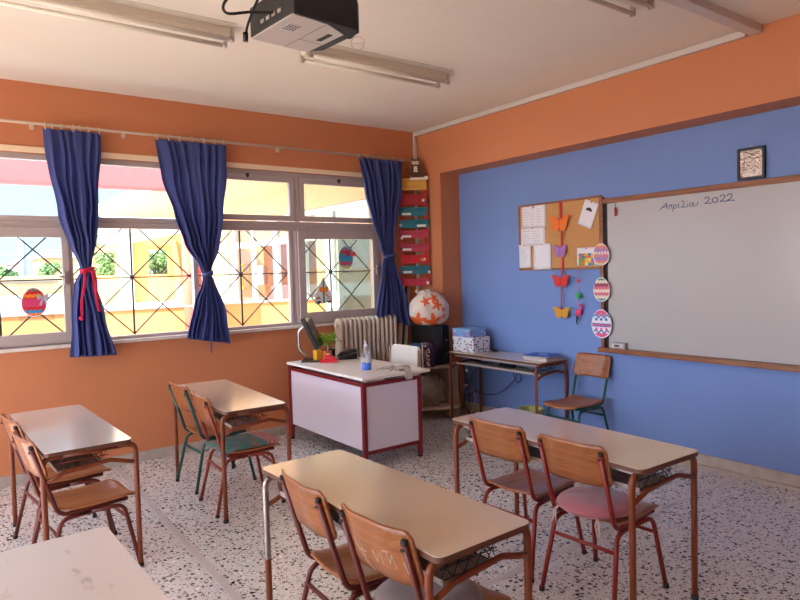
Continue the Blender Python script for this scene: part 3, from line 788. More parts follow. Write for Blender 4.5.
b = MB(); b.lathe([(.017, .200), (.017, .222), (.006, .224), (.006, .255)], n=16); b.tube([(.012, 0, .258), (-.035, -.012, .256), (-.040, -.013, .247)], .0055, 8); b.build('pump', mat('pump_white', (214, 214, 220), .35), t)
# crumpled cloth at desk edge
t = thing('cleaning_cloth', 'crumpled grey cloth draped over the near edge of the teacher desk', 'cloth', (3.20, 4.36, TT))
b = MB()
def cl(a, p):
    x, y, z = math.sin(p)*math.cos(a), math.sin(p)*math.sin(a), math.cos(p)
    k = 1+.35*noise.noise(Vector((x*2.3, y*2.3, z*2.3+5)))
    return (.075*x*k, .045*y*k, .022+.022*z*k)
b.blob(cl, 30, 16)
def dr(u, v):
    return (-.05+.07*u+.01*math.sin(v*6), -.03-.08*min(1, v*1.4)-.004*math.sin(u*15), .03-.012*v-.075*max(0, v-.5)*2+.004*math.sin(u*18+v*3))
b.build('bunched_part', mat('grey_cloth', (150, 138, 126), .9, var=.25, vscale=45), t)
b = MB(); b.grid(dr, 14, 14); b.build('hanging_part', mat('pale_cloth', (186, 176, 166), .9, var=.1, vscale=45), t, solid=.004)
t = thing('eyeglasses', 'thin dark eyeglasses lying beside the grey cloth', 'glasses', (3.13, 4.42, TT), R(30))
b = MB()
for s in (-1, 1): b.tube([(.028*s+.022*math.cos(a), 0, .022+.018*math.sin(a)) for a in [2*PI*k/16 for k in range(16)]], .0022, 6, closed=True)
b.tube([(-.006, 0, .026), (.006, 0, .026)], .002, 6); b.build('rims', M['black'], t)
for s in (-1, 1):
    b = MB(); b.tube([(.05*s, 0, .026), (.05*s, .11, .018), (.048*s, .125, .005)], .002, 6); b.build('temple', M['black'], t)

# ------------------------------------------------------------------ radiator
t = thing('radiator', 'cream cast column radiator under the window behind the teacher desk', 'radiator', (3.71, 5.69, .25))
nsec = 13; x0 = -.34; pitch = .68/(nsec-1)
for i in range(nsec):
    x = x0+i*pitch; b = MB()
    for dy in (-.05, .05): b.tube(fillet([(x, dy, .02), (x, dy, .84), (x, 0, .853)], .03, 4), .0185, 10)
    b.box((x-.006, -.06, .05), (x+.006, .06, .80))
    b.tube([(x-.02, 0, .81), (x+.02, 0, .81)], .03, 12); b.tube([(x-.02, 0, .05), (x+.02, 0, .05)], .03, 12)
    b.build('section', M['rad'], t)
b = MB(); b.lathe([(.026, 0), (.026, .014), (.012, .02)], (x0-.042, 0, .80), 14, axis='x'); b.build('end_plug', M['rad'], t)
b = MB(); b.tube(fillet([(x0-.03, 0, .05), (x0-.08, 0, .05), (x0-.08, 0, -.25)], .03, 4), .011, 8); b.lathe([(.02, 0), (.022, .05)], (x0-.08, 0, .04), 12); b.build('valve_pipe', M['white_paint'], t)

# ------------------------------------------------------------------ corner shelf with its load
t = thing('corner_shelf', 'pale corner shelf unit with rounded boards in the room corner', 'shelf', (4.2, 5.45, 0))
sw = mat('shelf_board', (196, 178, 160), .55)
def qboard(z):
    pts = [(-.14, .17, z), (-.14, -.17, z)]
    for k in range(9):
        a = -PI/2*(1-k/8)
        pts.append((-.14+.44*math.sin(PI/2*k/8), -.17-.10*math.sin(PI*k/8)-.13*k/8, z))
    pts.append((.30, .17, z)); return pts
for z in (.115, .555):
    b = MB(); b.prism(qboard(z), (0, 0, .02)); b.build('board', sw, t)
b = MB(); b.box((.302, -.30, 0), (.316, .17, .575)); b.build('side_panel', sw, t)
for x, y in ((-.12, -.08), (.27, -.20), (-.12, .15)):
    b = MB(); b.box((x-.014, y-.014, 0), (x+.014, y+.014, .555)); b.build('leg', sw, t)
# computer tower
t = thing('computer_tower', 'black desktop computer tower standing on the corner shelf', 'computer', (4.36, 5.41, .576), R(4))
b = MB(); b.box((-.13, -.18, 0), (.09, .17, .42)); b.build('case', M['black'], t, bevel=.004)
b = MB(); b.box((-.02, -.192, .004), (.09, -.18, .416)); b.build('front_bezel', mat('bezel', (24, 24, 27), .3), t, bevel=.004)
b = MB(); b.box((-.125, -.1835, .02), (-.03, -.18, .40)); b.build('vented_panel', mat('dark_brown_panel', (40, 34, 32), .5), t)
b = MB(); b.lathe([(.008, -.197), (.008, -.19)], (.045, 0, .26), 12, axis='y'); b.build('power_button', M['steel'], t)
b = MB()
for z in (.10, .12): b.box((.035, -.195, z), (.05, -.19, z+.01))
b.build('usb_port', M['steel'], t)
# drawstring bag on top of the tower
bm_ = bpy.data.materials.new('leaf_print_cloth'); bm_.use_nodes = True
nt = bm_.node_tree; bs = nt.nodes['Principled BSDF']; bs.inputs['Roughness'].default_value = .7
tc = nt.nodes.new('ShaderNodeTexCoord'); sp = nt.nodes.new('ShaderNodeSeparateXYZ'); nt.links.new(tc.outputs['Object'], sp.inputs[0])
def mth(op, a, b_=None):
    q = nt.nodes.new('ShaderNodeMath'); q.operation = op
    for i, v in enumerate((a, b_)):
        if v is None: continue
        if isinstance(v, (int, float)): q.inputs[i].default_value = v
        else: nt.links.new(v, q.inputs[i])
    return q.outputs[0]
acc = None
for (px, pz, rr_, rot) in ((-.15, .06, .085, .3), (.01, .04, .095, 1.1), (.05, .22, .06, .5), (.12, .17, .03, 0), (.13, .10, .03, 1), (-.07, .26, .05, 2), (.02, .29, .05, 0)):
    dx = mth('SUBTRACT', sp.outputs[0], px); dz = mth('SUBTRACT', sp.outputs[2], pz)
    r = mth('SQRT', mth('ADD', mth('MULTIPLY', dx, dx), mth('MULTIPLY', dz, dz)))
    a = mth('ARCTAN2', dz, dx)
    fr = mth('FRACT', mth('ADD', mth('MULTIPLY', a, 5/(2*PI)), rot+2))
    lobe = mth('SUBTRACT', 1.12, mth('MULTIPLY', mth('ABSOLUTE', mth('SUBTRACT', fr, .5)), 1.55))
    inside = mth('LESS_THAN', r, mth('MULTIPLY', lobe, rr_))
    acc = inside if acc is None else mth('MAXIMUM', acc, inside)
mx = nt.nodes.new('ShaderNodeMix'); mx.data_type = 'RGBA'; mx.inputs[6].default_value = lin((214, 198, 182)); mx.inputs[7].default_value = lin((226, 96, 34))
nt.links.new(acc, mx.inputs[0]); nt.links.new(mx.outputs[2], bs.inputs['Base Color'])
t = thing('drawstring_bag', 'white drawstring bag printed with orange leaves, resting on the black computer tower', 'bag', (4.31, 5.36, .999), R(-25))
b = MB()
def bag(a, p):
    s = math.sin(p); c = math.cos(p)
    zz = .155+.17*c
    prof = abs(s)**.75
    if c > .4: prof *= 1-.12*((c-.4)/.6)
    zz += .035*max(0, c)**2
    x = .215*prof*math.cos(a); y = .15*prof*math.sin(a)
    if c < -.3: zz = max(zz, .004)
    fold = .014*math.sin(a*9+3*c)*max(0, c+.25)**.7+.006*math.sin(a*4-5*c)+.02*noise.noise(Vector((math.cos(a)*2, math.sin(a)*2, c*2.5)))
    d = 1+fold*4
    return (x*d, y*d, max(.002, zz))
b.blob(bag, 48, 26); b.build('bag_body', bm_, t)
b = MB()
def neck(u, v):
    a = 2*PI*u; r_ = .05+.03*v+.012*math.sin(a*6); return ((r_-.012)*math.cos(a)*1.1-.02-.05*v, r_*math.sin(a)*.8, .325+.045*v+.016*math.sin(a*3)*v)
b.grid(neck, 36, 5, wrap=True); b.build('ruffled_neck', bm_, t, solid=.003)
b = MB(); b.tube([(.058*1.2*math.cos(a), .058*.75*math.sin(a), .335) for a in [2*PI*k/20 for k in range(20)]], .006, 6, closed=True)
b.tube([(-.03, -.05, .318), (-.02, -.09, .27), (.0, -.12, .22)], .004, 6); b.build('drawstring', mat('dark_cord', (70, 46, 38), .7), t)
# patterned backpack & folders
pm = bpy.data.materials.new('patterned_fabric'); pm.use_nodes = True
nt = pm.node_tree; bs = nt.nodes['Principled BSDF']; tc = nt.nodes.new('ShaderNodeTexCoord')
v = nt.nodes.new('ShaderNodeTexVoronoi'); v.inputs['Scale'].default_value = 55; nt.links.new(tc.outputs['Object'], v.inputs['Vector'])
sp = nt.nodes.new('ShaderNodeSeparateColor'); nt.links.new(v.outputs['Color'], sp.inputs[0])
rp = ramp(nt, sp.outputs[0], [(0, (40, 30, 50)), (.2, (200, 180, 160)), (.4, (160, 70, 60)), (.55, (60, 70, 110)), (.7, (214, 196, 176)), (.85, (190, 120, 70))], 'CONSTANT')
nt.links.new(rp.outputs[0], bs.inputs['Base Color']); bs.inputs['Roughness'].default_value = .8
t = thing('backpack', 'purple backpack with a colourful patterned front, leaning by the computer tower', 'bag', (4.165, 5.25, .577), R(-8))
b = MB(); outl = []
for k in range(13):
    a = PI*k/12; outl.append((.0, -.085*math.cos(a) if False else .10*math.cos(a), .16+.10*math.sin(a)))
outl = [(0, .10, 0)]+outl+[(0, -.10, 0)]
b.prism([(-.012, p[1], p[2]) for p in outl], (.052, 0, 0)); b.build('main_pocket', mat('purple_cloth', (64, 26, 66), .8, var=.15, vscale=20), t, bevel=.012)
b = MB(); b.prism([(-.052, p[1]*.97, p[2]*.98) for p in outl], (.039, 0, 0)); b.build('patterned_pocket', pm, t, bevel=.01)
for lab, x, c in (('dark blue folder standing beside the patterned backpack on the corner shelf', 4.082, (34, 62, 96)),):
    t = thing('document_folder', lab, 'folder', (x, 5.30, .577), R(-5))
    b = MB(); b.box((-.010, -.10, 0), (.010, .12, .25)); b.build('cover', mat('folder%d' % c[2], c, .6), t, bevel=.003)
    b = MB(); b.box((-.007, -.103, .005), (.007, -.10, .245)); b.build('paper_edge', M['paper'], t)
# leaning panels
for lab, p0, p1, w_, m_ in (('narrow white board leaning in the corner, left of the black one', (4.04, 5.66, .006), (4.245, 5.74, 1.42), .02, mat('beige_board', (208, 190, 170), .5)),
                       ('narrow black board leaning in the corner between two pale ones', (4.078, 5.655, .006), (4.285, 5.74, 1.44), .018, M['blackm']),
                       ('narrow beige board leaning in the corner, right of the black one', (4.115, 5.65, .006), (4.322, 5.74, 1.39), .018, mat('beige_board2', (190, 168, 148), .5))):
    b = MB(); p0, p1 = Vector(p0), Vector(p1); d = p1-p0; u = Vector((.85, -.5, 0)).normalized()*w_; q = Vector((.1, .2, 0)).normalized()*.006
    b.hexa([p0-u-q, p0+u-q, p0+u+q, p0-u+q, p1-u-q, p1+u-q, p1+u+q, p1-u+q]); o = b.build('leaning_board', m_, bevel=.002)
    tag(o, lab, 'board', 'boards leaning in the corner')
# crumpled grey bag on lower shelf
t = thing('cloth_bag', 'slumped grey-beige cloth bag on the lower board of the corner shelf', 'bag', (4.27, 5.37, .136))
b = MB()
def sb_(a, p):
    s = math.sin(p); c = math.cos(p); k = 1+.34*noise.noise(Vector((math.cos(a)*2.2, math.sin(a)*2.2, c*2.4+9)))+.05*math.sin(a*5+c*4)
    z = .17+.18*c*k
    return (.20*abs(s)**.55*math.cos(a)*k*(1-.25*max(0, c)), .13*abs(s)**.55*math.sin(a)*k, max(.001, z+.03*math.cos(a*2)*max(0, c)))
b.blob(sb_, 40, 24); b.build('bag_body', mat('grey_beige_cloth', (150, 140, 126), .85, var=.08, vscale=8, bump=.3, bscale=30), t)
b = MB(); b.tube(fillet([(-.12, -.04, .30), (-.10, -.12, .36), (.06, -.12, .34), (.10, -.08, .22)], .05, 6), .009, 6); b.build('handle', mat('bag_strap', (110, 102, 92), .85), t)

# ------------------------------------------------------------------ things on the wall desk
FT = TZ
def tapebox(name, lab, loc, s, rz, m, mlid, lid=.03):
    t = thing(name, lab, 'box', loc, R(rz)); b = MB(); b.box((-s[0], -s[1], 0), (s[0], s[1], s[2]-.002)); b.build('box_body', m, t, bevel=.003)
    b = MB(); b.box((-s[0]-.003, -s[1]-.003, s[2]-lid), (s[0]+.003, s[1]+.003, s[2])); b.build('lid', mlid, t, bevel=.003); return t
def pat(name, stops, scale, tex='VORONOI'):
    m = bpy.data.materials.new(name); m.use_nodes = True; nt = m.node_tree; bs = nt.nodes['Principled BSDF']; tc = nt.nodes.new('ShaderNodeTexCoord')
    v = nt.nodes.new('ShaderNodeTexVoronoi'); v.inputs['Scale'].default_value = scale; v.inputs['Randomness'].default_value = .35; nt.links.new(tc.outputs['Object'], v.inputs['Vector'])
    sp = nt.nodes.new('ShaderNodeSeparateColor'); nt.links.new(v.outputs['Color'], sp.inputs[0]); rp = ramp(nt, sp.outputs[0], stops, 'CONSTANT')
    lt = nt.nodes.new('ShaderNodeMath'); lt.operation = 'GREATER_THAN'; lt.inputs[1].default_value = .42; nt.links.new(v.outputs['Distance'], lt.inputs[0])
    mx = nt.nodes.new('ShaderNodeMix'); mx.data_type = 'RGBA'; mx.inputs[7].default_value = lin(stops[0][1]); nt.links.new(lt.outputs[0], mx.inputs[0]); nt.links.new(rp.outputs[0], mx.inputs[6])
    nt.links.new(mx.outputs[2], bs.inputs['Base Color']); bs.inputs['Roughness'].default_value = .5; return m
hb = pat('house_print', [(0, (222, 222, 226)), (.3, (60, 56, 66)), (.45, (214, 216, 222)), (.62, (120, 118, 128)), (.8, (190, 70, 70)), (.88, (226, 228, 232))], 38)
fb = pat('flower_print', [(0, (120, 160, 214)), (.55, (196, 60, 90)), (.75, (120, 160, 214)), (.88, (230, 228, 240))], 42)
lb = mat('pale_blue_card', (128, 168, 216), .5)
tapebox('storage_box', 'white storage box printed with small dark houses, bottom of the stack on the wall desk', (4.548, 4.97, FT), (.122, .15, .155), 2, hb, hb, .035)
tapebox('storage_box', 'light blue floral storage box, on top of the printed white box', (4.535, 4.985, FT+.156), (.11, .135, .085), 0, fb, lb, .022)
t = thing('paper_stack', 'stack of white papers lying under the blue folder on the wall desk', 'papers', (4.56, 4.03, FT), R(8))
b = MB()
for k in range(6): b.obox((rnd.uniform(-.008, .008), rnd.uniform(-.008, .008), .003+k*.0055), (.21, .25, .005), (0, 0, R(rnd.uniform(-5, 5))))
b.build('sheets', mat('paper_grey', (200, 192, 190), .7), t)
t = thing('blue_folder', 'bright blue folder with a white label, lying on the papers on the wall desk', 'folder', (4.59, 4.04, FT+.035), R(14))
b = MB(); b.box((-.10, -.13, 0), (.10, .13, .008)); b.build('cover', mat('blue_folder', (32, 84, 190), .4), t, bevel=.002)
b = MB(); b.box((-.02, -.05, .008), (.03, .03, .009)); b.build('paper_label', mat('folder_label', (190, 204, 230), .6), t)
def cables():
    t = thing('cable_bundle', 'tangle of black cables hanging below the wall desk', 'cables', (4.55, 4.9, .5))
    runs = [[(-.12, .05, .10), (-.06, .12, .02), (-.02, .10, -.22), (.0, .14, -.48)], [(-.10, .0, .11), (0, -.05, .08), (.05, .12, -.02), (-.04, .16, -.30), (.02, .10, -.49)],
            [(-.12, .08, .09), (-.06, .0, -.16), (.08, -.20, -.20), (.14, -.42, -.02), (.12, -.42, .09)], [(.0, -.10, .11), (.05, -.22, .09), (.05, -.35, .11)],
            [(-.14, .12, .05), (-.16, .10, -.15), (-.05, .15, -.25), (.05, .05, -.19)], [(.02, -.5, .10), (.08, -.55, .02), (.10, -.48, -.05), (.08, -.42, .09)]]
    for r_ in runs:
        pts = []
        P = [Vector(p) for p in r_]
        P = [P[0]]+P+[P[-1]]
        for i in range(1, len(P)-2):
            for k in range(8):
                s = k/8; a, b_, c, d = P[i-1:i+3]
                pts.append(.5*((2*b_)+(c-a)*s+(2*a-5*b_+4*c-d)*s*s+(3*b_-a-3*c+d)*s**3))
        pts.append(P[-1])
        b = MB(); b.tube(pts, .0045, 6); b.build('cable', M['cable'], t)
    b = MB(); b.tube([(.05, .12, -.18), (.06, .09, -.3), (.02, .12, -.44), (-.12, .2, -.49), (-.2, .3, -.493)], .004, 6); b.build('white_cable', M['white_paint'], t)
    b = MB(); b.obox((-.12, .02, .04), (.02, .03, .02)); b.obox((-.10, .06, -.12), (.018, .03, .018)); b.build('white_plug', M['white_paint'], t)
cables()
t = thing('power_adapter', 'black adapter with a coiled cable on the shelf under the wall desk top', 'adapter', (4.55, 4.42, TZ-.117))
b = MB(); b.box((-.03, -.06, 0), (.03, .06, .03)); b.build('brick', M['black'], t, bevel=.006)
b = MB(); b.tube([(-.02+.0*k, .08+.05*math.cos(k*.7), .012+.006*math.sin(k)) if False else (.03*math.cos(k*.7), .10+.04*math.sin(k*.7), .006+.0012*k) for k in range(24)], .004, 6); b.build('coil', M['cable'], t)
t = thing('black_plug', 'small black plug and cable lying behind the storage boxes on the wall desk', 'plug', (4.66, 4.73, FT))
b = MB(); b.box((-.02, -.03, 0), (.02, .03, .03)); b.build('plug_body', M['black'], t, bevel=.005)
b = MB(); b.tube(fillet([(0, .02, .02), (-.01, .07, .035), (.01, .11, .01), (.02, .16, .006)], .03, 4), .004, 6); b.build('cable', M['cable'], t)
# bin
t = thing('waste_bin', 'pale green round bin on the floor beneath the wall desk', 'bin', (4.53, 4.14, 0))
b = MB(); b.lathe([(.085, 0), (.115, .245), (.12, .25), (.12, .258), (.108, .252), (.08, .008)], n=28); b.build('bin_body', mat('lime_plastic', (176, 186, 120), .45), t)
# shelf items on the desk: pipes for lip
# ------------------------------------------------------------------ boards and decorations on the blue wall
def wallrect(mb, y0, z0, y1, z1, x1, th=.003, m=0): mb.box((x1-th, min(y0, y1), z0), (x1, max(y0, y1), z1), m)
t = thing('whiteboard', 'large whiteboard in a brown wooden frame on the blue wall with handwritten April 2022', 'whiteboard', (XB, 2.2, 1.5))
BY0, BY1 = .3, 3.483
wbm = mat('whiteboard_enamel', (176, 174, 172), .28, var=.012, vscale=2, coat=.3)
def lb_(mb): bmesh.ops.translate(mb.bm, verts=mb.bm.verts, vec=(-XB, -2.2, -1.5)); return mb
b = MB(); b.box((XB-.018, BY0+.02, .87), (XB-.004, BY1-.045, 2.13)); lb_(b).build('writing_surface', wbm, t)
b = MB(); b.box((XB-.035, BY0, 2.125), (XB, BY1+.0, 2.168)); b.box((XB-.03, BY0, .86), (XB, BY0+.03, 2.13)); b.box((XB-.04, BY1-.012, .83), (XB, BY1+.018, 2.185)); b.box((XB-.02, BY1-.047, .87), (XB-.002, BY1-.012, 2.125), 1); lb_(b).build('wooden_frame', [M['board_wood'], M['blackm']], t, bevel=.003)
b = MB(); b.box((XB-.075, BY0, .828), (XB, BY1+.035, .868)); lb_(b).build('tray', M['board_wood'], t, bevel=.004)
# handwriting: "Απριλίου 2022"
wr = MB(); xw = XB-.0195
def stroke(pts, oy, oz, w, h, r_=.0032):
    P = [Vector((xw, oy-w*p[0], oz+h*p[1])) for p in pts]
    wr.tube(fillet(P, .012, 4) if len(P) > 2 else P, r_, 5)
def arc(cx, cy, rx, ry, a0, a1, n=12): return [(cx+rx*math.cos(a0+(a1-a0)*k/n), cy+ry*math.sin(a0+(a1-a0)*k/n)) for k in range(n+1)]
oz = 2.024
g = [ (2.925, .050, .050, [[(-.35, -.1), (.9, 1)], [(.9, 1), (1.0, .0)], [(.2, .35), (1.1, .42)]]),               # A
      (2.862, .030, .034, [[(-.1, .85), (1.1, .95)], [(.25, .9), (.1, 0)], [(.8, .9), (.95, 0)]]),               # p
      (2.822, .030, .034, [arc(.5, .45, .45, .45, PI, -PI, 14), [(.05, .45), (-.15, -.75)]]),                     # r
      (2.782, .012, .034, [[(.3, 1), (.35, .1), (.9, .0)]]),                                                      # i
      (2.758, .040, .055, [[(.0, .85), (.4, 1.0), (.7, .75), (.5, .35), (.0, .0), (.5, .12), (1.0, .0)]]),         # l
      (2.712, .012, .034, [[(.3, .8), (.35, .1), (.9, .0)], [(.5, 1.35), (.7, 1.5)]]),                            # i'
      (2.690, .028, .032, [arc(.5, .5, .5, .5, 0, 2*PI, 14)]),                                                    # o
      (2.655, .032, .032, [[(0, 1), (.15, .1), (.6, 0), (1, .5), (1.05, 1)]]) ]                                   # u
for (oy, w, h, ss) in g:
    for s_ in ss: stroke(s_, oy, oz, w, h, .0022)
lb_(wr).build('month_writing', M['marker'], t); wr = MB()
two = [(.05, .72), (.25, .98), (.65, .98), (.78, .68), (.45, .3), (.0, .02), (.4, .10), (1.05, .02)]
for oy, kind in ((2.572, 2), (2.512, 0), (2.455, 2), (2.402, 2)):
    oz = 2.034+(2.572-oy)*.03
    stroke(two if kind == 2 else arc(.5, .5, .45, .45, .3, 2*PI+.3, 16), oy, oz, .055 if kind == 2 else .048, .052 if kind == 2 else .042, .0028)
lb_(wr).build('year_writing', M['marker'], t)
t = thing('board_eraser', 'small metal-framed eraser block at the left end of the whiteboard tray', 'eraser', (XB-.045, 3.318, .869))
b = MB(); b.box((-.02, -.075, 0), (.02, .075, .055)); b.build('block', mat('eraser_grey', (150, 146, 146), .4), t, bevel=.004)
b = MB(); b.box((-.023, -.06, .01), (-.0205, .06, .045)); b.box((-.0235, -.02, .02), (-.023, .03, .035), 1); b.build('face_plate', [mat('eraser_face', (196, 190, 188), .4), M['blackm']], t)
t = thing('hanging_marker', 'small red marker hanging from the top left of the whiteboard', 'marker', (XB-.035, 3.343, 2.12))
b = MB(); b.tube([(0, 0, 0), (0, 0, -.04)], .002, 5); b.build('string', M['blackm'], t)
b = MB(); b.tube([(0, 0, -.04), (0, 0, -.11)], .009, 8); b.build('marker_body', rd, t)
# framed relief
t = thing('picture_frame', 'small black frame with an embossed silver relief standing above the whiteboard', 'picture', (XB-.016, 2.226, 2.178))
b = MB()
for a_, c_ in (((-.012, -.095, 0), (.012, -.078, .225)), ((-.012, .078, 0), (.012, .095, .225)), ((-.012, -.078, 0), (.012, .078, .017)), ((-.012, -.078, .208), (.012, .078, .225))): b.box(a_, c_)
b.build('frame', M['black'], t, bevel=.002)
def rel(u, v):
    y = -.079+.158*u; z = .016+.193*v
    h = .008*abs(noise.noise(Vector((y*38, z*38, 1))))+.005*noise.noise(Vector((y*90, z*90, 4)))
    h += .007*math.exp(-((y-.0)**2+(z-.135)**2)/.0012)+.006*math.exp(-((y+.03)**2+(z-.08)**2)/.0009)+.006*math.exp(-((y-.035)**2+(z-.075)**2)/.0009)
    return (-.001-h, y, z)
b = MB(); b.grid(rel, 50, 60); b.build('silver_relief', mat('silver_relief', (196, 180, 168), .32, metal=.85), t)
b = MB(); b.tube([(0, .008*math.cos(a), .233+.008*math.sin(a)) for a in [2*PI*k/12 for k in range(12)]], .0018, 5, closed=True); b.build('hanging_ring', M['steel'], t)
# cork board
t = thing('cork_board', 'cork notice board in a thin wooden frame on the blue wall', 'notice board', (XB, 4.02, 1.9))
CY0, CY1, CZ0, CZ1 = 3.512, 4.468, 1.568, 2.195
b = MB(); b.box((-.015, CY0-4.02, CZ0-1.9), (-.003, CY1-4.02, CZ1-1.9)); b.build('cork', M['cork'], t)
b = MB(); q = .02
for a_, c_ in (((CY0-.0, CZ0-q/2), (CY1, CZ0+q/2)), ((CY0, CZ1-q/2), (CY1, CZ1+q/2)), ((CY0-q/2, CZ0-q/2), (CY0+q/2, CZ1+q/2)), ((CY1-q/2, CZ0-q/2), (CY1+q/2, CZ1+q/2))):
    b.box((-.022, a_[0]-4.02, a_[1]-1.9), (0, c_[0]-4.02, c_[1]-1.9))
b.build('wooden_frame', M['board_wood'], t, bevel=.002)
def sheet(lab, y1, z1, w, h, rot=0, lines=8, x=XB-.0185, deco=None, cat='paper', name='paper_sheet', cols=1, margin=.12):
    """y1,z1 = top left corner seen from the room"""
    t = thing(name, lab, cat, (x, y1-w/2, z1-h/2)); t.rotation_euler = (R(rot), 0, 0)
    b = MB(); b.grid(lambda u, v: (-.0015-.003*math.sin(PI*u)*(v if v > .5 else .5), w/2-w*u, h/2-h*v), 8, 8); b.build('sheet', M['paper'], t, solid=.0008)
    b = MB()
    for i in range(lines):
        z = h/2-h*(.2+.68*i/max(1, lines-1))
        for c in range(cols):
            ya = w/2-w*(margin+(1-2*margin)*c/cols); yb = ya-w*(1-2*margin)/cols*rnd.uniform(.55, .88)
            b.box((-.0068, yb, z), (-.0060, ya, z+.0022))
    if deco == 'crest':
        b.lathe([(.012, -.0068), (.012, -.006)], (0, 0, h/2-h*.1), 10, axis='x')
    b.build('print', M['ink'], t)
    b = MB(); b.lathe([(.005, -.012), (.006, -.006), (.003, -.002)], (0, 0 if rot else w*.0, h/2-.008), 10, axis='x'); b.build('pin', rd, t)
    return t
GP = 'white sheets pinned on the left side of the cork board'
for a in ((
    'printed white sheet at the top left of the cork board', 4.432, 2.193, .31, .215, 1, 7, 3, 'crest'),
    ('printed white sheet just below the top sheet on the cork board', 4.447, 1.975, .31, .175, 1, 6, 2, None),
    ('narrow printed sheet at the bottom left corner of the cork board', 4.47, 1.815, .155, .23, -1, 9, 1, None),
    ('blank-looking white sheet overlapping the lower frame of the cork board', 4.28, 1.815, .215, .25, 0, 0, 1, None)):
    sh = sheet(a[0], a[1], a[2], a[3], a[4], a[5], a[6], deco=a[8], cols=a[7], x=XB-.0235 if a[1] in (4.47, 4.28) else XB-.0185); sh['group'] = GP
# tilted white card
t = sheet('tilted white card with a small black emblem at the top right of the cork board', 3.775, 2.165, .155, .235, 22, 0, cat='card', name='tilted_card')
t.location = (XB-.02, 3.635, 2.052); t.rotation_euler = (R(22), 0, 0)
b = MB(); b.prism([(-.0066, .035*math.cos(a), .028+.03*math.sin(a)) for a in [PI*k/10 for k in range(11)]], (-.0008, 0, 0)); b.build('emblem', M['blackm'], t)
# coloured timetable
t = sheet('small timetable with coloured cells at the lower right of the cork board', 3.765, 1.755, .215, .165, 0, 0, cat='paper', name='timetable')
cols_ = [(70, 130, 200), (230, 190, 60), (110, 170, 90), (220, 120, 60), (200, 90, 140), (240, 220, 120)]
b = MB()
for i in range(5):
    for j in range(5): b.box((-.0068, .085-.034*(i+1)+.001, .03-.022*(j+1)), (-.006, .085-.034*i, .03-.022*j-.001), rnd.randrange(6))
b.build('coloured_cells', [mat('cell%d' % i, c, .7) for i, c in enumerate(cols_)], t)
# butterfly ribbon
t = thing('butterfly_garland', 'red ribbon hanging over the cork board with four paper butterflies', 'garland', (XB-.04, 3.94, 2.19))
b = MB()
def rb(u, v): return (.012-.004*math.sin(v*9), .0125*(1-v*.45)*(2*u-1)-.0*v+.002*math.sin(v*20)+(-.010*math.sin(v*4)), -1.07*v)
b.grid(rb, 3, 50); b.build('ribbon', mat('ribbon_red', (200, 26, 34), .5), t, solid=.001)
def butterfly(cy, cz, w, h, col, name):
    b = MB(); half = [(0, -.28), (.10, -.47), (.20, -.5), (.30, -.42), (.33, -.28), (.40, -.22), (.37, -.08), (.43, .05), (.42, .18), (.49, .30), (.50, .46), (.38, .5), (.20, .40), (.09, .27), (0, .20)]
    pts = [(y, z) for y, z in half]+[(-y, z) for y, z in reversed(half[1:-1])]
    for s in (1, -1):
        b.prism([(-.004-abs(y)*w*.06, s*abs(y)*w+cy, z*h+cz) for y, z in half], (-.0015, 0, 0))
    b.tube([(-.007, cy, cz-.25*h), (-.007, cy, cz+.2*h)], .003, 6)
    o = b.build('butterfly', mat(name, col, .7), t); o['label'] = name.replace('_', ' '); return o
butterfly(0, -.20, .225, .15, (235, 120, 40), 'orange_paper_butterfly')
butterfly(0, -.455, .155, .115, (170, 120, 190), 'purple_paper_butterfly')
butterfly(-.005, -.735, .20, .115, (214, 50, 44), 'red_paper_butterfly')
butterfly(-.01, -1.03, .20, .11, (210, 150, 44), 'mustard_paper_butterfly')
# flamingo string
t = thing('flamingo_string', 'string with a red heart, green bead and pink flamingo hanging from the cork board', 'ornament', (XB-.035, 3.742, 1.61))
b = MB(); b.tube([(0, 0, 0), (0, 0, -.36)], .0016, 5); b.build('string', mat('pink_string', (200, 60, 100), .7), t)
b = MB(); pts = []
for k in range(20):
    a = 2*PI*k/20; pts.append((-.004, .0013*16*math.sin(a)**3, -.155+.0012*(13*math.cos(a)-5*math.cos(2*a)-2*math.cos(3*a)-math.cos(4*a))))
b.prism(pts, (.008, 0, 0)); b.build('heart', mat('heart_red', (200, 20, 60), .5), t)
b = MB(); b.blob(lambda a, p: (.018*math.sin(p)*math.cos(a), .024*math.sin(p)*math.sin(a), -.29+.032*math.cos(p)), 14, 8); b.build('green_bead', mat('bead_green', (40, 180, 70), .5), t)
b = MB(); pk2 = mat('flamingo_pink', (226, 60, 120), .6)
b.blob(lambda a, p: (.02*math.sin(p)*math.cos(a), (.036*math.sin(p)*math.sin(a))+.004, -.445+.034*math.cos(p)), 16, 10)
b.tube(fillet([(0, -.01, -.43), (0, -.038, -.41), (0, -.03, -.37), (0, -.005, -.375), (0, -.012, -.39)], .015, 4), .009, 8)
b.build('flamingo_body', pk2, t)
b = MB(); b.tube([(0, -.018, -.375), (0, -.035, -.385), (0, -.038, -.395)], .005, 6); b.build('beak', M['blackm'], t)
b = MB(); b.tube([(0, .01, -.47), (0, .015, -.51), (0, .03, -.54)], .005, 6); b.tube([(0, .02, -.47), (0, .03, -.52), (0, .018, -.555)], .005, 6); b.build('leg', mat('navy_felt', (34, 30, 56), .7), t)
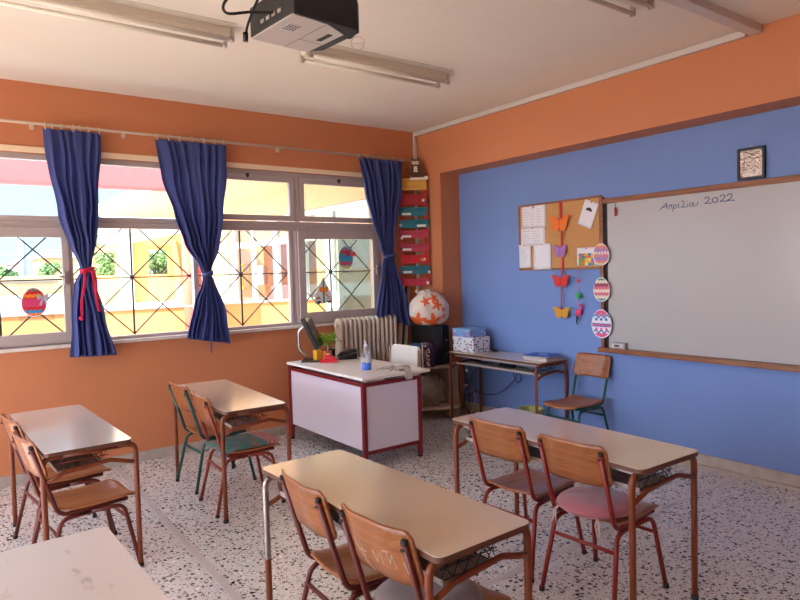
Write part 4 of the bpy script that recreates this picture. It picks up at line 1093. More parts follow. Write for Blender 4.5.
# easter eggs
eggs = [('paper egg with pastel pink and yellow stripes, topmost of three by the whiteboard frame', 3.485, 1.686, .083, .098, 0),
        ('pink and green painted paper egg, middle of three by the whiteboard frame', 3.485, 1.379, .085, .107, 1),
        ('cream paper egg with blue zigzags and pink hearts, lowest and largest of the three', 3.49, 1.077, .104, .128, 2)]
EC = [[(216, 130, 140), (226, 196, 120), (150, 140, 200), (230, 226, 214)], [(214, 110, 130), (90, 150, 120), (226, 210, 190), (150, 60, 90)], [(222, 200, 146), (60, 120, 180), (226, 90, 140), (240, 240, 236)]]
def egg_outline(w, h, s=1, n=36):
    return [(w*s*math.sin(2*PI*k/n)*(1-.10*math.cos(2*PI*k/n)), h*s*math.cos(2*PI*k/n)) for k in range(n)]
def clipw(w, h, z): # half width of egg at height z
    c = max(-1, min(1, z/h)); return w*math.sqrt(1-c*c)*(1-.10*c)
def egg(lab, x, cy, cz, w, h, style, parent=None, axis='y', grp='decorated paper eggs by the whiteboard'):
    t = thing('paper_egg', lab, 'egg decoration', (x, cy, cz), 0, grp)
    b = MB(); b.prism([(0, p[0], p[1]) for p in egg_outline(w, h)], (.003, 0, 0)); b.build('card', M['paper'], t)
    cols = EC[style]; ms = [mat('egg%d_%d' % (style, i), c, .6) for i, c in enumerate(cols)]
    b = MB(); s = .93
    def band(z0, z1, m, fn0=lambda y: 0, fn1=lambda y: 0, d=.0006, n=30):
        for k in range(n):
            za = (z0+z1)/2; wa = min(clipw(w*s, h*s, min(abs(z0), abs(z1))*(1 if za > 0 else -1)), w)
            y0 = -wa+2*wa*k/n; y1 = -wa+2*wa*(k+1)/n
            def cz_(y, z):
                lim = h*s*math.sqrt(max(0, 1-(y/(w*s*1.02))**2)); return max(-lim, min(lim, z))
            a = cz_(y0, z0+fn0(y0)); b0 = cz_(y1, z0+fn0(y1)); c = cz_(y1, z1+fn1(y1)); d_ = cz_(y0, z1+fn1(y0))
            if abs(a-d_) < 1e-5 and abs(b0-c) < 1e-5: continue
            b.prism([(-d, y0, a), (-d, y1, b0), (-d, y1, c), (-d, y0, d_)], (d, 0, 0), m)
    zz = lambda amp, f: (lambda y: amp*(2*abs(((y*f) % 1)-.5)-.5))
    if style == 0:
        for k in range(8): z0 = -h+2*h*k/8; band(z0, z0+2*h/8, [1, 0, 2, 0, 3, 2, 0, 1][k], zz(.008, 25), zz(.008, 25))
        for k in range(5): y = -w*.7+w*.35*k; b.box((-.0014, y-.004, -h*.6), (-.0008, y+.006, h*.6), (k % 2)*2)
    elif style == 1:
        for k in range(8): z0 = -h+2*h*k/8; band(z0, z0+2*h/8, [1, 2, 0, 2, 0, 3, 2, 1][k], zz(.012, 30), zz(.012, 30))
    else:
        band(-h, h, 0); band(-h*.22, h*.02, 1, d=.0012); band(-h*.15, -h*.05, 2, zz(.01, 20), zz(.01, 20), d=.0018)
        band(h*.45, h*.58, 1, zz(.03, 17), zz(.03, 17), d=.0012); band(h*.62, h*.95, 2, zz(.03, 17), d=.0016)
        band(-h*.60, -h*.47, 1, zz(.03, 17), zz(.03, 17), d=.0012); band(-h*.95, -h*.66, 2, d=.0016)
        for k in range(3): b.prism([(-.0022, -w*.5+w*.5*k+.014*math.cos(a), h*.30+.014*math.sin(a)) for a in [2*PI*q/8 for q in range(8)]], (.001, 0, 0), 1)
        for k in range(3): b.prism([(-.0022, -w*.5+w*.5*k+.012*math.cos(a), -h*.36+.012*math.sin(a)) for a in [2*PI*q/8 for q in range(8)]], (.001, 0, 0), 2)
    b.build('painted_pattern', ms, t)
    return t
for (lab, cy, cz, w, h, st) in eggs: egg(lab, XB-.048, cy, cz, w, h, st)

# ------------------------------------------------------------------ stickers on the windows
def sticker_frame(name, lab, loc): return thing(name, lab, 'window sticker', loc)
# red egg sticker (left pane): rotates about wall plane y
t = sticker_frame('egg_sticker', 'red egg sticker with a grey bow on the left window pane', (.655, 5.826, 1.425)); t.scale = (.74, 1, .83)
def eggm(mb, cx, cz, w, h, y, th, m, s=1, rot=0):
    pts = []
    for (a, b_) in egg_outline(w, h, s): pts.append((cx+a*math.cos(rot)-b_*math.sin(rot), y, cz+a*math.sin(rot)+b_*math.cos(rot)))
    mb.prism(pts, (0, th, 0), m)
def stripes(mb, cx, cz, w, h, y, bands, th=.001, amp=.006, f=22):
    for (z0, z1, m) in bands:
        n = 24
        wa = clipw(w, h, 0)
        for k in range(n):
            x0 = -wa+2*wa*k/n; x1 = -wa+2*wa*(k+1)/n
            def cc(x, z): lim = h*.96*math.sqrt(max(0, 1-(x/(w*1.0))**2)); return max(-lim, min(lim, z))
            q0 = amp*math.sin(x0*f*6.28); q1 = amp*math.sin(x1*f*6.28)
            a, b0, c, d_ = cc(x0, z0+q0), cc(x1, z0+q1), cc(x1, z1+q1), cc(x0, z1+q0)
            if abs(a-d_)+abs(b0-c) < 1e-5: continue
            mb.prism([(cx+x0, y, cz+a), (cx+x1, y, cz+b0), (cx+x1, y, cz+c), (cx+x0, y, cz+d_)], (0, th, 0), m)
SM = [mat('st_red', (200, 36, 44), .5), mat('st_orange', (236, 130, 30), .5), mat('st_blue', (50, 140, 200), .5), mat('st_grey', (176, 170, 180), .5), mat('st_teal', (60, 150, 170), .5), mat('st_pink', (206, 60, 110), .5), mat('st_yellow', (230, 190, 60), .5), mat('st_green', (30, 140, 110), .5), M['paper']]
b = MB(); eggm(b, 0, 0, .122, .140, .003, .001, 8); b.build('backing', SM, t)
b = MB(); eggm(b, 0, 0, .113, .131, .001, .0012, 0); stripes(b, 0, 0, .113, .131, -.0004, [(.110, .131, 7), (.045, .075, 1), (-.105, -.075, 2), (-.131, -.105, 1), (-.045, .03, 5)])
b.build('painted_egg', SM, t)
b = MB()
for s in (-1, 1): b.prism([(.085, -.003, .045), (.085+s*.045, -.003, .085), (.085+s*.06, -.003, .05), (.085+s*.045, -.003, .018)], (0, .002, 0), 3)
b.prism([(.082, -.003, .045), (.045, -.003, -.03), (.07, -.003, -.035), (.092, -.003, .03)], (0, .002, 0), 3); b.prism([(.086, -.003, .045), (.11, -.003, -.03), (.125, -.003, -.015), (.098, -.003, .04)], (0, .002, 0), 3)
b.build('bow', SM, t)
b = MB(); b.box((-.15, .0042, -.185), (.19, .0048, .19)); b.build('clear_film', glass('film', (.93, .93, .93, 1)), t)
t = sticker_frame('egg_sticker', 'turquoise egg sticker with an orange bow on the right window pane', (3.565, 5.826, 1.745))
b = MB(); eggm(b, 0, 0, .092, .125, .003, .001, 8); b.build('backing', SM, t)
b = MB(); eggm(b, 0, 0, .085, .117, .001, .0012, 4); stripes(b, 0, 0, .085, .117, -.0004, [(.05, .075, 0), (-.01, .02, 2), (-.075, -.045, 5), (-.115, -.085, 6), (.09, .10, 5)]); b.build('painted_egg', SM, t)
b = MB()
for s in (-1, 1): b.prism([(.06, -.003, .03), (.06+s*.035, -.003, .07), (.06+s*.065, -.003, .055), (.06+s*.05, -.003, .005)], (0, .002, 0), 0)
b.build('bow', SM, t)
t = sticker_frame('candle_sticker', 'green candle sticker with an orange bow and two small dark eggs on the right pane', (3.285, 5.826, 1.39)); t.scale = (.84, 1, .84)
b = MB(); b.prism([(0, .003, .19), (.05, .003, .10), (.13, .003, -.06), (.12, .003, -.13), (-.12, .003, -.14), (-.13, .003, -.06), (-.05, .003, .10)], (0, .001, 0), 8); b.build('backing', SM, t)
b = MB(); b.box((-.012, .001, -.13), (.012, .002, .14)); o = b.build('candle', SM[7], t)
b = MB(); b.prism([(0, .0, .175), (.012, .0, .15), (0, .0, .138), (-.012, .0, .15)], (0, .002, 0)); b.build('flame', SM[0], t)
b = MB()
for s in (-1, 1): b.prism([(0, -.001, .03), (s*.03, -.001, .075), (s*.065, -.001, .06), (s*.055, -.001, .0), (s*.02, -.001, .01)], (0, .0015, 0))
b.prism([(0, -.001, .03), (.06, -.001, -.05), (.035, -.001, -.055)], (0, .0015, 0)); b.build('bow', SM[1], t)
for s, st in ((-1, 0), (1, 5)):
    b = MB(); eggm(b, s*.075, -.095, .035, .045, .001, .0012, 0); stripes(b, s*.075, -.095, .033, .043, -.0004, [(-.01, .012, 1), (.02, .035, 2)]); b.build('small_egg', [mat('st_dark%d' % s, (40, 44, 60) if s < 0 else (110, 70, 60), .5), M['paper'], SM[1] if s < 0 else SM[8]], t)

# ------------------------------------------------------------------ hanging wall pocket chart in the corner
P0 = Vector((4.215, 5.715, 0)); P1 = Vector((4.475, 5.565, 0)); dv = (P1-P0); wl = dv.length; dv.normalize(); nv = Vector((dv.y, -dv.x, 0))  # nv points into room
t = thing('wall_pocket_chart', 'tall red hanging chart of coloured paper strips with a paper owl on top', 'wall chart', (P0.x, P0.y, 1.43))
t.rotation_euler = (0, 0, math.atan2(dv.y, dv.x))    # local +x along chart, -y to room
TL = [('yellow_strip', 2.605, 2.475, (206, 158, 66), 1.0), ('red_strip', 2.43, 2.31, (166, 34, 38), 1.0), ('teal_strip', 2.285, 2.19, (34, 112, 122), 1.08), ('teal_strip', 2.15, 2.06, (34, 112, 122), 1.1), ('pink_strip', 2.03, 1.945, (176, 56, 76), 1.1),
      ('pink_strip', 1.885, 1.80, (176, 56, 76), 1.1), ('red_strip', 1.76, 1.67, (196, 34, 40), 1.05), ('teal_strip', 1.64, 1.55, (34, 112, 122), 1.1), ('pink_strip', 1.50, 1.42, (190, 50, 74), 1.1)]
b = MB()
for x in (0, wl-.035): b.box((x, -.006, 1.42-1.43), (x+.035, -.003, 2.52-1.43))
b.box((.0, -.005, .0), (wl, -.003, .05)); b.box((.0, -.005, .28), (wl, -.003, .30)); b.box((.0, -.005, .9), (wl, -.003, .93))
b.build('backing_cloth', [mat('red_felt', (176, 30, 34), .8)], t)
pw = mat('strip_white', (226, 220, 214), .7)
for i, (nm, z1, z0, col, wf) in enumerate(TL):
    b = MB(); w = wl*wf; x0 = (wl-w)/2
    b.obox((wl/2, -.012, (z0+z1)/2-1.43), (w, .004, z1-z0), (0, R(-1+.7*(i % 3)), 0), 0)
    rr = random.Random(i)
    x = x0+.03
    while x < x0+w-.06:      # a row of handwritten letters
        pts = [(x+rr.uniform(0, .014), -.0155, z1-1.43-.016-rr.uniform(0, .022)) for _ in range(4)]
        b.tube(pts, .0024, 4, 1); x += .021
    if i in (2, 3, 4, 5, 7): xx = x0+(.03 if i != 3 else w*.6); b.box((xx, -.0165, z0-1.43+.010), (xx+.10, -.0145, z0-1.43+.034), 2)
    if i == 0:
        x = x0+.05
        while x < x0+w-.04: b.tube([(x+rr.uniform(0, .014), -.0155, z0-1.43+.02+rr.uniform(0, .03)) for _ in range(4)], .0016, 4, 1); x += .02
    b.build(nm, [mat('chart_'+nm+str(col[0]), col, .7), mat('chart_ink', (60, 24, 40), .7) if i != 0 else mat('chart_ink_red', (150, 50, 30), .7), pw], t)
# little stars / bows on strips
for (x, z, c) in ((wl*.86, 2.36, (230, 224, 220)), (wl*1.0, 2.34, (60, 50, 110)), (wl*.95, 2.215, (190, 40, 44)), (.0, 2.09, (226, 220, 216)), (.01, 1.95, (226, 220, 216)), (0, 1.83, (40, 40, 60)), (wl*.75, 1.71, (226, 160, 70)), (wl*.85, 1.71, (230, 224, 220)), (wl*1.02, 1.57, (226, 220, 216)), (wl*.95, 1.45, (226, 220, 216)), (.02, 2.47, (60, 30, 60))):
    pts = []
    for k in range(10):
        a = PI/2+2*PI*k/10; r_ = .024 if k % 2 == 0 else .010; pts.append((x+r_*math.cos(a), -.020, z-1.43+r_*math.sin(a)))
    b = MB(); b.prism(pts, (0, .003, 0)); b.build('paper_star', mat('star%d%d' % (c[0], c[2]), c, .7), t)
# owl
bw = mat('owl_brown', (84, 52, 34), .8); cw = mat('owl_cream', (222, 206, 180), .8)
b = MB(); ox, oz_ = wl*.62, 2.60-1.43
body = [(-.05, .0), (.055, .0), (.075, .05), (.06, .12), (.035, .19), (.035, .225), (.015, .21), (-.02, .21), (-.045, .225), (-.045, .18), (-.06, .10)]
b.prism([(ox+x, -.018, oz_+z) for x, z in body], (0, .004, 0), 0)
b.prism([(ox-.05, -.018, oz_+.10), (ox-.10, -.018, oz_+.15), (ox-.085, -.018, oz_+.05), (ox-.04, -.018, oz_+.02)], (0, .004, 0), 0)
for c, r_ in (((-.022, .17), .019), ((.016, .17), .019)): b.prism([(ox+c[0]+r_*math.cos(a), -.0195, oz_+c[1]+r_*math.sin(a)) for a in [2*PI*k/12 for k in range(12)]], (0, .0015, 0), 1); b.prism([(ox+c[0]+.008*math.cos(a), -.0205, oz_+c[1]+.008*math.sin(a)) for a in [2*PI*k/8 for k in range(8)]], (0, .001, 0), 0)
b.prism([(ox-.028, -.0195, oz_+.075), (ox+.022, -.0195, oz_+.07), (ox+.012, -.0195, oz_+.135), (ox-.02, -.0195, oz_+.135)], (0, .0015, 0), 1)
for k in range(3): b.prism([(ox-.03+.02*k, -.021, oz_+.085), (ox-.02+.02*k, -.021, oz_+.085), (ox-.025+.02*k, -.021, oz_+.10)], (0, .001, 0), 0)
b.prism([(ox+.03, -.0198, oz_+.02), (ox+.085, -.0198, oz_+.01), (ox+.095, -.0198, oz_+.05), (ox+.06, -.0198, oz_+.13)], (0, .002, 0), 0)
b.prism([(ox-.07, -.0195, oz_-.02), (ox+.14, -.0195, oz_-.01), (ox+.13, -.0195, oz_+.03), (ox+.05, -.0195, oz_+.012), (ox-.06, -.0195, oz_+.012)], (0, .0015, 0), 1)
b.build('paper_owl', [bw, cw], t)

# ------------------------------------------------------------------ ceiling lights
def tube_light(lab, x0, x1, y, g='twin fluorescent battens on the ceiling'):
    t = thing('fluorescent_light', lab, 'ceiling light', ((x0+x1)/2, y, H), 0, g)
    l = (x1-x0)/2; wm = mat('batten_white', (212, 200, 182), .45)
    b = MB(); b.box((-l, -.05, -.045), (l, .05, 0)); b.prism([(-l, -.05, -.045), (-l, .05, -.045), (-l, .022, -.07), (-l, -.022, -.07)], (2*l, 0, 0)); b.build('housing', wm, t, bevel=.002)
    b = MB(); b.box((-l, -.115, -.006), (l, .115, .002)); b.build('back_plate', wm, t)
    for s in (-1, 1):
        b = MB(); b.tube([(-l+.03, s*.06, -.085), (l-.03, s*.06, -.085)], .0135, 10); tb = b.build('tube', mat('unlit_tube', (226, 216, 198), .25), t)
        for e in (-1, 1):
            b = MB(); b.tube([(e*(l-.03), s*.06, -.085), (e*(l-.008), s*.06, -.085)], .015, 10); b.box((e*(l-.012)-.008, s*.06-.014, -.10), (e*(l-.012)+.008, s*.06+.014, -.02)); b.build('lamp_holder', M['steel'], tb)
tube_light('unlit twin fluorescent light on the ceiling right behind the projector', 2.13, 3.38, 3.94)
tube_light('unlit twin fluorescent light on the ceiling left of the projector', .33, 1.61, 3.94)
tube_light('unlit twin fluorescent light at the top edge of the photo near the cable trunking', 2.20, 3.42, 2.20)

# ------------------------------------------------------------------ projector
PZ = 2.60
t = thing('ceiling_projector', 'grey and black projector hanging upside down from the ceiling', 'projector', (1.335, 2.44, PZ), R(5))
pg = mat('projector_grey', (176, 166, 160), .4, bump=.03); pb = mat('projector_black', (10, 10, 12), .5)
b = MB()
hx, hy, hh = .17, .175, .125
pl = [(-hx, -hy), (hx-.03, -hy), (hx, -hy+.03), (hx, hy-.05), (hx-.05, hy), (-hx, hy)]
b.prism([(x, y, .004) for x, y in pl], (0, 0, hh)); b.build('body', pb, t, bevel=.006)
b = MB(); b.prism([(-hx+.003, -hy+.06, 0), (-hx+.003, hy-.003, 0), (hx-.055, hy-.003, 0), (hx-.05, -hy+.075, 0), (-.0, -hy+.02, 0), (-hx+.003, -hy+.012, 0)], (0, 0, .006)); b.build('underside_panel', pg, t, bevel=.001)
b = MB(); b.box((-.006, -hy+.03, -.0008), (-.004, hy-.01, .0002)); b.box((-.005, .05, -.0008), (hx-.06, .052, .0002)); b.build('panel_seam', mat('seam_dark', (96, 90, 86), .6), t)
b = MB(); b.box((-.13, -.075, -.0015), (-.07, -.005, .0005), 0)
for i in range(4):
    for j in range(3): b.box((-.126+.014*i, -.068+.021*j, -.0022), (-.117+.014*i, -.054+.021*j, -.0012), 1)
b.build('caution_plate', [mat('plate_light', (190, 184, 178), .5), mat('plate_dark', (52, 48, 60), .5)], t)
b = MB(); b.box((.06, -.07, -.002), (.085, .02, .001)); b.build('release_latch', pb, t, bevel=.002)
b = MB(); b.lathe([(.05, 0), (.05, .02), (.042, .03), (.03, .032)], (hx-.002, -.06, .06), 24, axis='x'); b.build('lens', pb, t)
b = MB()
for i in range(4): b.box((-hx-.003, -.08+i*.045, .035), (-hx+.001, -.055+i*.045, .05))
b.build('port', M['steel'], t)
t2 = t
b = MB(); b.lathe([(.024, 0), (.024, H-PZ-.12)], (0, 0, .12), 16); b.box((-.09, -.09, .118), (.09, .09, .132)); b.lathe([(.07, 0), (.07, .02)], (0, 0, H-PZ-.02), 20); b.build('ceiling_mount', M['white_paint'], t)
b = MB(); pts = [(hx-.01+.0*k, -hy+.0-.0, -.045) for k in range(1)]
cp = Vector((hx-.0, -hy+.045, -.032))
b.tube([(cp.x+.028*math.cos(a)*.8, cp.y-.028*math.cos(a)*.6, cp.z+.028*math.sin(a)) for a in [2*PI*k/24 for k in range(24)]], .0022, 6, closed=True)
b.tube([(cp.x, cp.y, cp.z+.028), (cp.x-.01, cp.y, .01)], .0015, 5); b.tube([(cp.x-.022, cp.y+.016, cp.z), (cp.x+.022, cp.y-.016, cp.z)], .0015, 5)
b.build('lens_cap_ring', mat('clear_cap', (206, 190, 184), .3), t)
def crom(P):
    P = [Vector(p) for p in P]; P = [P[0]]+P+[P[-1]]; pts = []
    for i in range(1, len(P)-2):
        a, b_, c, d = P[i-1:i+3]
        for k in range(8):
            s = k/8; pts.append(.5*((2*b_)+(c-a)*s+(2*a-5*b_+4*c-d)*s*s+(3*b_-a-3*c+d)*s**3))
    pts.append(P[-1]); return pts
b = MB(); b.tube(crom([(-hx, -.02, .05), (-hx-.08, .02, .045), (-hx-.17, .05, .03), (-hx-.15, .06, .10), (-.10, .05, .30), (-.03, 0, H-PZ-.03)]), .006, 8); b.build('power_cable', M['cable'], t)
b = MB(); b.tube(crom([(-hx-.035, .15, -.01), (-hx-.03, .13, .05), (-hx+.0, .06, .16), (-.05, .02, .34), (-.02, 0, H-PZ-.03)]), .0055, 8); b.build('signal_cable', M['cable'], t)
b = MB(); b.tube([(-hx-.036, .152, -.025), (-hx-.035, .15, .012)], .011, 10); b.build('cable_plug', M['black'], t)

# ------------------------------------------------------------------ outdoors
gnd = mat('courtyard_ground', (196, 180, 160), .9, var=.06, vscale=.8)
o = MB().box((-60, 6.06, -.3), (60, 90, -.05)).build('courtyard_ground', gnd); struct(o); o.name = 'ground'
o = MB().box((-60, -60, -.3), (60, YN-.26, -.05)).build('ground', gnd); struct(o)
o = MB().box((-60, YN-.26, -.3), (XL-.26, 6.06, -.05)).build('ground', gnd); struct(o)
yel = mat('yellow_render', (208, 156, 98), .85, var=.03, vscale=2); wht = mat('white_render', (196, 193, 188), .85); cor = mat('coral_render', (190, 72, 52), .8); pnk = mat('pink_render', (196, 106, 100), .8); crm = mat('cream_render', (222, 186, 138), .85)
tan = mat('tan_render', (190, 148, 104), .85)
t = thing('parapet_wall', 'low yellow parapet wall with a white coping outside the windows', 'wall', (0, 8.6, -.05))
b = MB(); b.box((-14, 0, 0), (4.85, .15, 1.235)); b.build('wall_body', yel, t)
b = MB(); b.box((-14, -.02, 1.235), (4.85, .17, 1.262)); b.build('coping', wht, t, bevel=.004)
t = thing('roof_terrace', 'flat white terrace surface beyond the yellow parapet', 'terrace', (0, 12, 0)); b = MB(); b.box((-30, -3.24, -.05), (4.9, 17.8, 1.0)); b.build('slab', wht, t)
t = thing('veranda_column', 'round coral-red column outside the middle window', 'column', (2.78, 8.42, -.05))
b = MB(); b.lathe([(.12, 0), (.12, 2.74)], n=28); b.build('shaft', cor, t)
b = MB(); b.tube([(.121*math.cos(a), .121*math.sin(a), 1.26) for a in [2*PI*k/24 for k in range(24)]], .008, 6, closed=True); b.build('white_band', wht, t)
t = thing('veranda_beam', 'pink concrete beam spanning above the outer side of the windows', 'beam', (0, 8.42, 2.70))
b = MB(); b.box((-14, -.13, 0), (3.1, .13, .42)); b.build('beam_body', pnk, t, bevel=.005)
# wing with white-framed glazing (faces -x), soffit and pier
t = thing('school_wing', 'cream school wing with white-framed glazed doors seen through the right-hand windows', 'building', (5.0, 10.5, 0))
b = MB()
b.box((0, 2.33, -.05), (.3, 5.2, 3.2)); b.box((0, -4.4, 2.62), (.3, 2.33, 3.2)); b.box((.02, .1, -.05), (.28, 2.33, .80))
b.build('facade', crm, t)
b = MB(); b.box((-2.0, -4.4, 3.0), (0, 5.2, 3.2)); b.build('soffit', crm, t)
b = MB(); b.box((3.5, -4.4, -.05), (3.7, 5.2, 3.2)); b.box((.3, 4.9, -.05), (3.5, 5.1, 3.2)); b.build('rear_wall', mat('inner_wall', (176, 138, 104), .9), t)
b = MB(); wfm = mat('white_window_frame', (232, 230, 228), .5)
vs = [(2.13, 2.33, .8), (1.15, 1.26, .8), (.10, .28, 0), (-.95, -.83, 0), (-1.88, -1.62, 0), (-3.0, -2.9, 0), (-4.3, -4.1, 0)]
for y0, y1, z0 in vs: b.box((.05, y0, z0), (.12, y1, 2.62))
b.box((.03, .1, .80), (.14, 2.32, .88)); b.box((.04, -4.29, 2.12), (.13, 2.32, 2.23)); b.box((.04, -4.29, 2.54), (.13, 2.32, 2.615)); b.box((.06, -1.62, .01), (.11, .10, .86)); b.box((.06, -4.1, .01), (.11, -1.88, .86))
b.build('white_frame', wfm, t, bevel=.003)
for (y0, _, _), (_, y1, _) in zip(vs, vs[1:]):
    b = MB(); b.box((.08, y1, .88), (.086, y0, 2.12)); b.build('glass', M['glass_far'], t)
    b = MB(); b.box((.08, y1, 2.23), (.086, y0, 2.54)); b.build('transom_glass', M['glass_far'], t)
for y, c in ((1.7, (160, 84, 60)), (.65, (150, 84, 64)), (-1.3, (140, 120, 104))):
    b = MB(); b.box((.6, y-.25, -.05), (1.0, y+.2, 2.3)); b.build('cupboard', mat('cup%d' % c[0], c, .6), t)
b = MB(); b.box((.02, .72, 1.40), (.04, .95, 1.75)); b.build('notice', M['paper'], t)
b = MB(); b.tube([(.05, 1.62, 1.3), (-.02, 1.62, 1.35), (-.02, 1.62, 1.75), (.05, 1.62, 1.8)], .03, 8); b.build('door_handle', mat('brass', (226, 170, 70), .4), t)
# far yellow walls with window openings
t = thing('courtyard_wall', 'yellow wall with square openings and a white pillar across the courtyard', 'wall', (3.1, 16.0, 0))
b = MB()
def holed(x0, x1, z0, z1t0, z1t1, hx0, hx1, hz0, hz1, m=0):
    b.box((x0, 0, z0), (x1, .25, hz0), m); b.box((x0, 0, hz0), (hx0, .25, hz1), m); b.box((hx1, 0, hz0), (x1, .25, hz1), m)
    b.prism([(x0, 0, hz1), (x1, 0, hz1), (x1, 0, z1t1), (x0, 0, z1t0)], (0, .25, 0), m)
holed(-.35, .50, .9, 2.33, 2.40, -.05, .44, 1.66, 2.20); b.build('left_wall', yel, t)
b = MB(); holed(.76, 2.6, .9, 2.41, 2.80, 1.15, 1.66, 1.66, 2.26); b.build('right_wall', yel, t)
b = MB(); b.box((.49, -.10, .9), (.77, .2, 2.80)); b.build('white_pillar', wht, t)
b = MB(); b.prism([(1.78, -.05, 1.0), (1.98, -.05, 1.0), (1.80, -.05, 2.5), (1.70, -.05, 2.5)], (0, .05, 0)); b.build('pale_brace', crm, t)
t = thing('white_house', 'white house with a pitched roof edge rising behind the courtyard wall', 'building', (3.7, 16.4, 0))
b = MB(); b.prism([(-.05, 0, 2.45), (3.5, 0, 2.45), (3.5, 0, 3.9), (1.6, 0, 3.9), (-.05, 0, 3.33)], (0, 1.6, 0)); b.build('gable_wall', wht, t)
b = MB(); b.prism([(-.15, -.12, 3.33), (1.6, -.12, 3.93), (1.6, -.12, 4.02), (-.15, -.12, 3.42)], (0, 1.9, 0)); b.build('roof_edge', crm, t)
b = MB(); b.obox((.9, -.2, 3.78), (.10, .1, .14)); b.build('spotlight', crm, t)
t = thing('boundary_wall', 'long tan boundary wall with a darker cap line beyond the terrace', 'wall', (0, 30, 0))
b = MB(); b.box((-40, 0, -.05), (4.3, .3, 1.78)); b.build('wall_body', tan, t)
b = MB(); b.box((-40, -.04, 1.50), (4.3, 0, 1.56)); b.build('dark_rail', mat('rail_grey', (110, 100, 90), .7), t)
# distant items
t = thing('utility_pole', 'grey utility pole with a cross arm and wires against the sky', 'pole', (3.45, 34, 0))
b = MB(); b.lathe([(.16, 0), (.12, 4.2)], n=12); b.build('shaft', mat('pole_grey', (150, 156, 162), .8), t)
b = MB(); b.box((-.1, -.5, 3.9), (.1, .5, 4.0)); b.box((-.4, -.05, 3.75), (.5, .05, 3.85)); b.build('cross_arm', mat('pole_grey', (150, 156, 162), .8), t)
b = MB(); b.tube([(-12, 0, 4.4), (-4, 0, 4.0), (0, 0, 3.95), (5, 0, 3.75), (12, 0, 3.7)], .02, 5); b.tube([(-12, 0, 3.0), (0, 0, 3.9)], .018, 5); b.build('wires', M['grille'], t)
t = thing('goal_frame', 'thin grey rectangular metal frame standing beyond the boundary wall', 'frame', (2.35, 32, 0))
b = MB(); b.tube([(-.45, 0, 0), (-.45, 0, 2.75), (.75, 0, 2.75), (.75, 0, 0)], .035, 6); b.build('tube_frame', mat('pole_grey', (150, 156, 162), .8), t)
t = thing('tan_house', 'flat-roofed tan house on the horizon left of the first curtain', 'building', (5.1, 38, 0))
b = MB(); b.box((-.35, 0, 0), (5, 4, 2.75)); b.build('wall', tan, t)
b = MB(); b.box((-.6, -.15, 2.75), (5.2, 4.2, 2.95)); b.build('roof_slab', wht, t)
b = MB()
for x in range(8): b.box((-.4+x*.5, -.05, 2.95), (-.36+x*.5, 0, 3.15))
b.box((-.4, -.05, 3.13), (3.3, 0, 3.17)); b.build('roof_railing', wfm, t)
for i, (x, w, h, c) in enumerate(((4.0, .7, 2.15, (190, 180, 176)), (3.0, .8, 2.0, (206, 196, 186)), (1.2, 1.4, 1.95, (196, 176, 160)))):
    t = thing('distant_house', ['small pale grey house on the skyline beside the tan house', 'low off-white house on the skyline near the utility pole', 'low beige house on the skyline at the left edge'][i], 'building', (x, 42, 0), 0, 'low houses on the skyline')
    b = MB(); b.box((-w/2, 0, 0), (w/2, 2, h+.35)); b.build('wall', mat('dh%d' % i, c, .9), t)
    b = MB(); b.prism([(-w/2-.1, -.1, h+.35), (w/2+.1, -.1, h+.35), (0, -.1, h+.65)], (0, 2.2, 0)); b.build('roof', mat('droof', (196, 130, 110), .9), t)
def tree(lab, loc, r_, h, n, s, trunk=.06):
    t = thing('leafy_tree', lab, 'tree', loc, 0, 'trees beyond the courtyard')
    b = MB(); b.lathe([(trunk, 0), (trunk*.6, h)], n=10)
    for k in range(6):
        a = k*1.1; b.tube([(0, 0, h*.7), (r_*.6*math.cos(a), r_*.6*math.sin(a), h+.2*math.sin(k))], trunk*.3, 6)
    b.build('trunk', mat('bark', (96, 78, 60), .9), t)
    b = MB(); rr = random.Random(int(loc[0]*100))
    cl_ = [(rr.uniform(-.6, .6)*r_, rr.uniform(-.6, .6)*r_, h+rr.uniform(-.5, .6)*r_, rr.uniform(.35, .6)*r_) for _ in range(9)]
    for k in range(n):
        cx, cy, cz, cr = cl_[k % 9]
        v_ = Vector((rr.gauss(0, 1), rr.gauss(0, 1), rr.gauss(0, 1))).normalized()
        p = Vector((cx, cy, cz))+v_*cr*rr.uniform(.6, 1.05)
        nn = v_+Vector((rr.gauss(0, .6), rr.gauss(0, .6), rr.gauss(0, .6))); nn.normalize(); u = nn.orthogonal().normalized(); w_ = nn.cross(u); q = s*rr.uniform(.6, 1.3)
        b._f([b.bm.verts.new(p+u*-q), b.bm.verts.new(p+w_*.5*q), b.bm.verts.new(p+u*q), b.bm.verts.new(p-w_*.5*q)])
    b.build('foliage', mat('foliage_green', (104, 132, 76), .8, var=.3, vscale=5), t, normals=False)
tree('leafy tree seen through the left opening of the courtyard wall', (3.9, 19.2, 0), .75, 2.1, 2600, .05)
tree('leafy tree seen through the right opening of the courtyard wall', (5.3, 19.4, 0), .72, 2.05, 2600, .05)
tree('low bush-like tree on the skyline at the far left', (2.6, 33, 0), .8, 1.75, 1500, .09)
tree('green tree on the skyline beside the tan house', (4.65, 35.5, 0), .55, 1.9, 1200, .08)

# ------------------------------------------------------------------ light
w = bpy.data.worlds.new('World'); scene.world = w; w.use_nodes = True
nt = w.node_tree; bg = nt.nodes['Background']
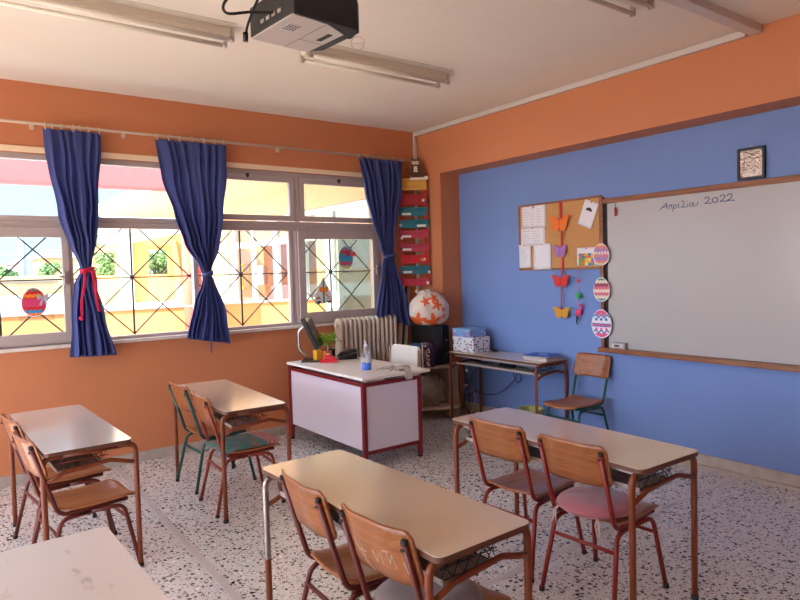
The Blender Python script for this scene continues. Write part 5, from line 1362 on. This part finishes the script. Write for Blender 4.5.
# clear sky: hazy and bright around the sun, deeper and dimmer on the opposite side
dirv = Vector((.85, .25, -.70)).normalized()
tc = nt.nodes.new('ShaderNodeTexCoord')
dp = nt.nodes.new('ShaderNodeVectorMath'); dp.operation = 'DOT_PRODUCT'; dp.inputs[1].default_value = tuple(-dirv); nt.links.new(tc.outputs['Generated'], dp.inputs[0])
mr = nt.nodes.new('ShaderNodeMapRange'); mr.interpolation_type = 'SMOOTHSTEP'; mr.inputs[1].default_value = -.05; mr.inputs[2].default_value = .95; nt.links.new(dp.outputs['Value'], mr.inputs[0])
sx = nt.nodes.new('ShaderNodeSeparateXYZ'); nt.links.new(tc.outputs['Generated'], sx.inputs[0])
hz = nt.nodes.new('ShaderNodeMapRange'); hz.inputs[1].default_value = 0; hz.inputs[2].default_value = .9; nt.links.new(sx.outputs[2], hz.inputs[0])
lo = nt.nodes.new('ShaderNodeMix'); lo.data_type = 'RGBA'; lo.inputs[6].default_value = (.52, .63, .70, 1); lo.inputs[7].default_value = (.42, .56, .74, 1); nt.links.new(hz.outputs[0], lo.inputs[0])
mx = nt.nodes.new('ShaderNodeMix'); mx.data_type = 'RGBA'; mx.inputs[7].default_value = (3.0, 3.5, 4.3, 1); nt.links.new(mr.outputs[0], mx.inputs[0]); nt.links.new(lo.outputs[2], mx.inputs[6])
nt.links.new(mx.outputs[2], bg.inputs[0]); bg.inputs[1].default_value = 1.0
sd = bpy.data.lights.new('sun', 'SUN'); sd.energy = 9.0; sd.angle = R(.6); sd.color = (1, .965, .91)
so = bpy.data.objects.new('sun', sd); C.objects.link(so)
dirv = Vector((.85, .25, -.70)).normalized(); so.rotation_euler = dirv.to_track_quat('-Z', 'Y').to_euler(); so.location = (-5, -10, 12)

# ------------------------------------------------------------------ camera
cam = bpy.data.cameras.new('camera'); co = bpy.data.objects.new('camera', cam); C.objects.link(co)
yaw, pit, rol = .631554, -.047025, -.028118
fw = Vector((math.sin(yaw)*math.cos(pit), math.cos(yaw)*math.cos(pit), math.sin(pit)))
r = fw.cross(Vector((0, 0, 1))).normalized(); u = r.cross(fw)
c_, s_ = math.cos(rol), math.sin(rol)
r2 = r*c_+u*s_; u2 = -r*s_+u*c_
co.matrix_world = Matrix(((r2.x, u2.x, -fw.x, 0), (r2.y, u2.y, -fw.y, 0), (r2.z, u2.z, -fw.z, 1.6), (0, 0, 0, 1)))
cam.sensor_width = 36; cam.lens = 640/800*36; cam.clip_start = .02; cam.clip_end = 300
scene.camera = co
scene.view_settings.view_transform = 'Standard'; scene.view_settings.look = 'None'; scene.view_settings.exposure = 1.55; scene.view_settings.gamma = 1
scene.cycles.max_bounces = 12; scene.cycles.diffuse_bounces = 8; scene.cycles.transparent_max_bounces = 16
scene.cycles.use_denoising = True; scene.cycles.sample_clamp_indirect = 8
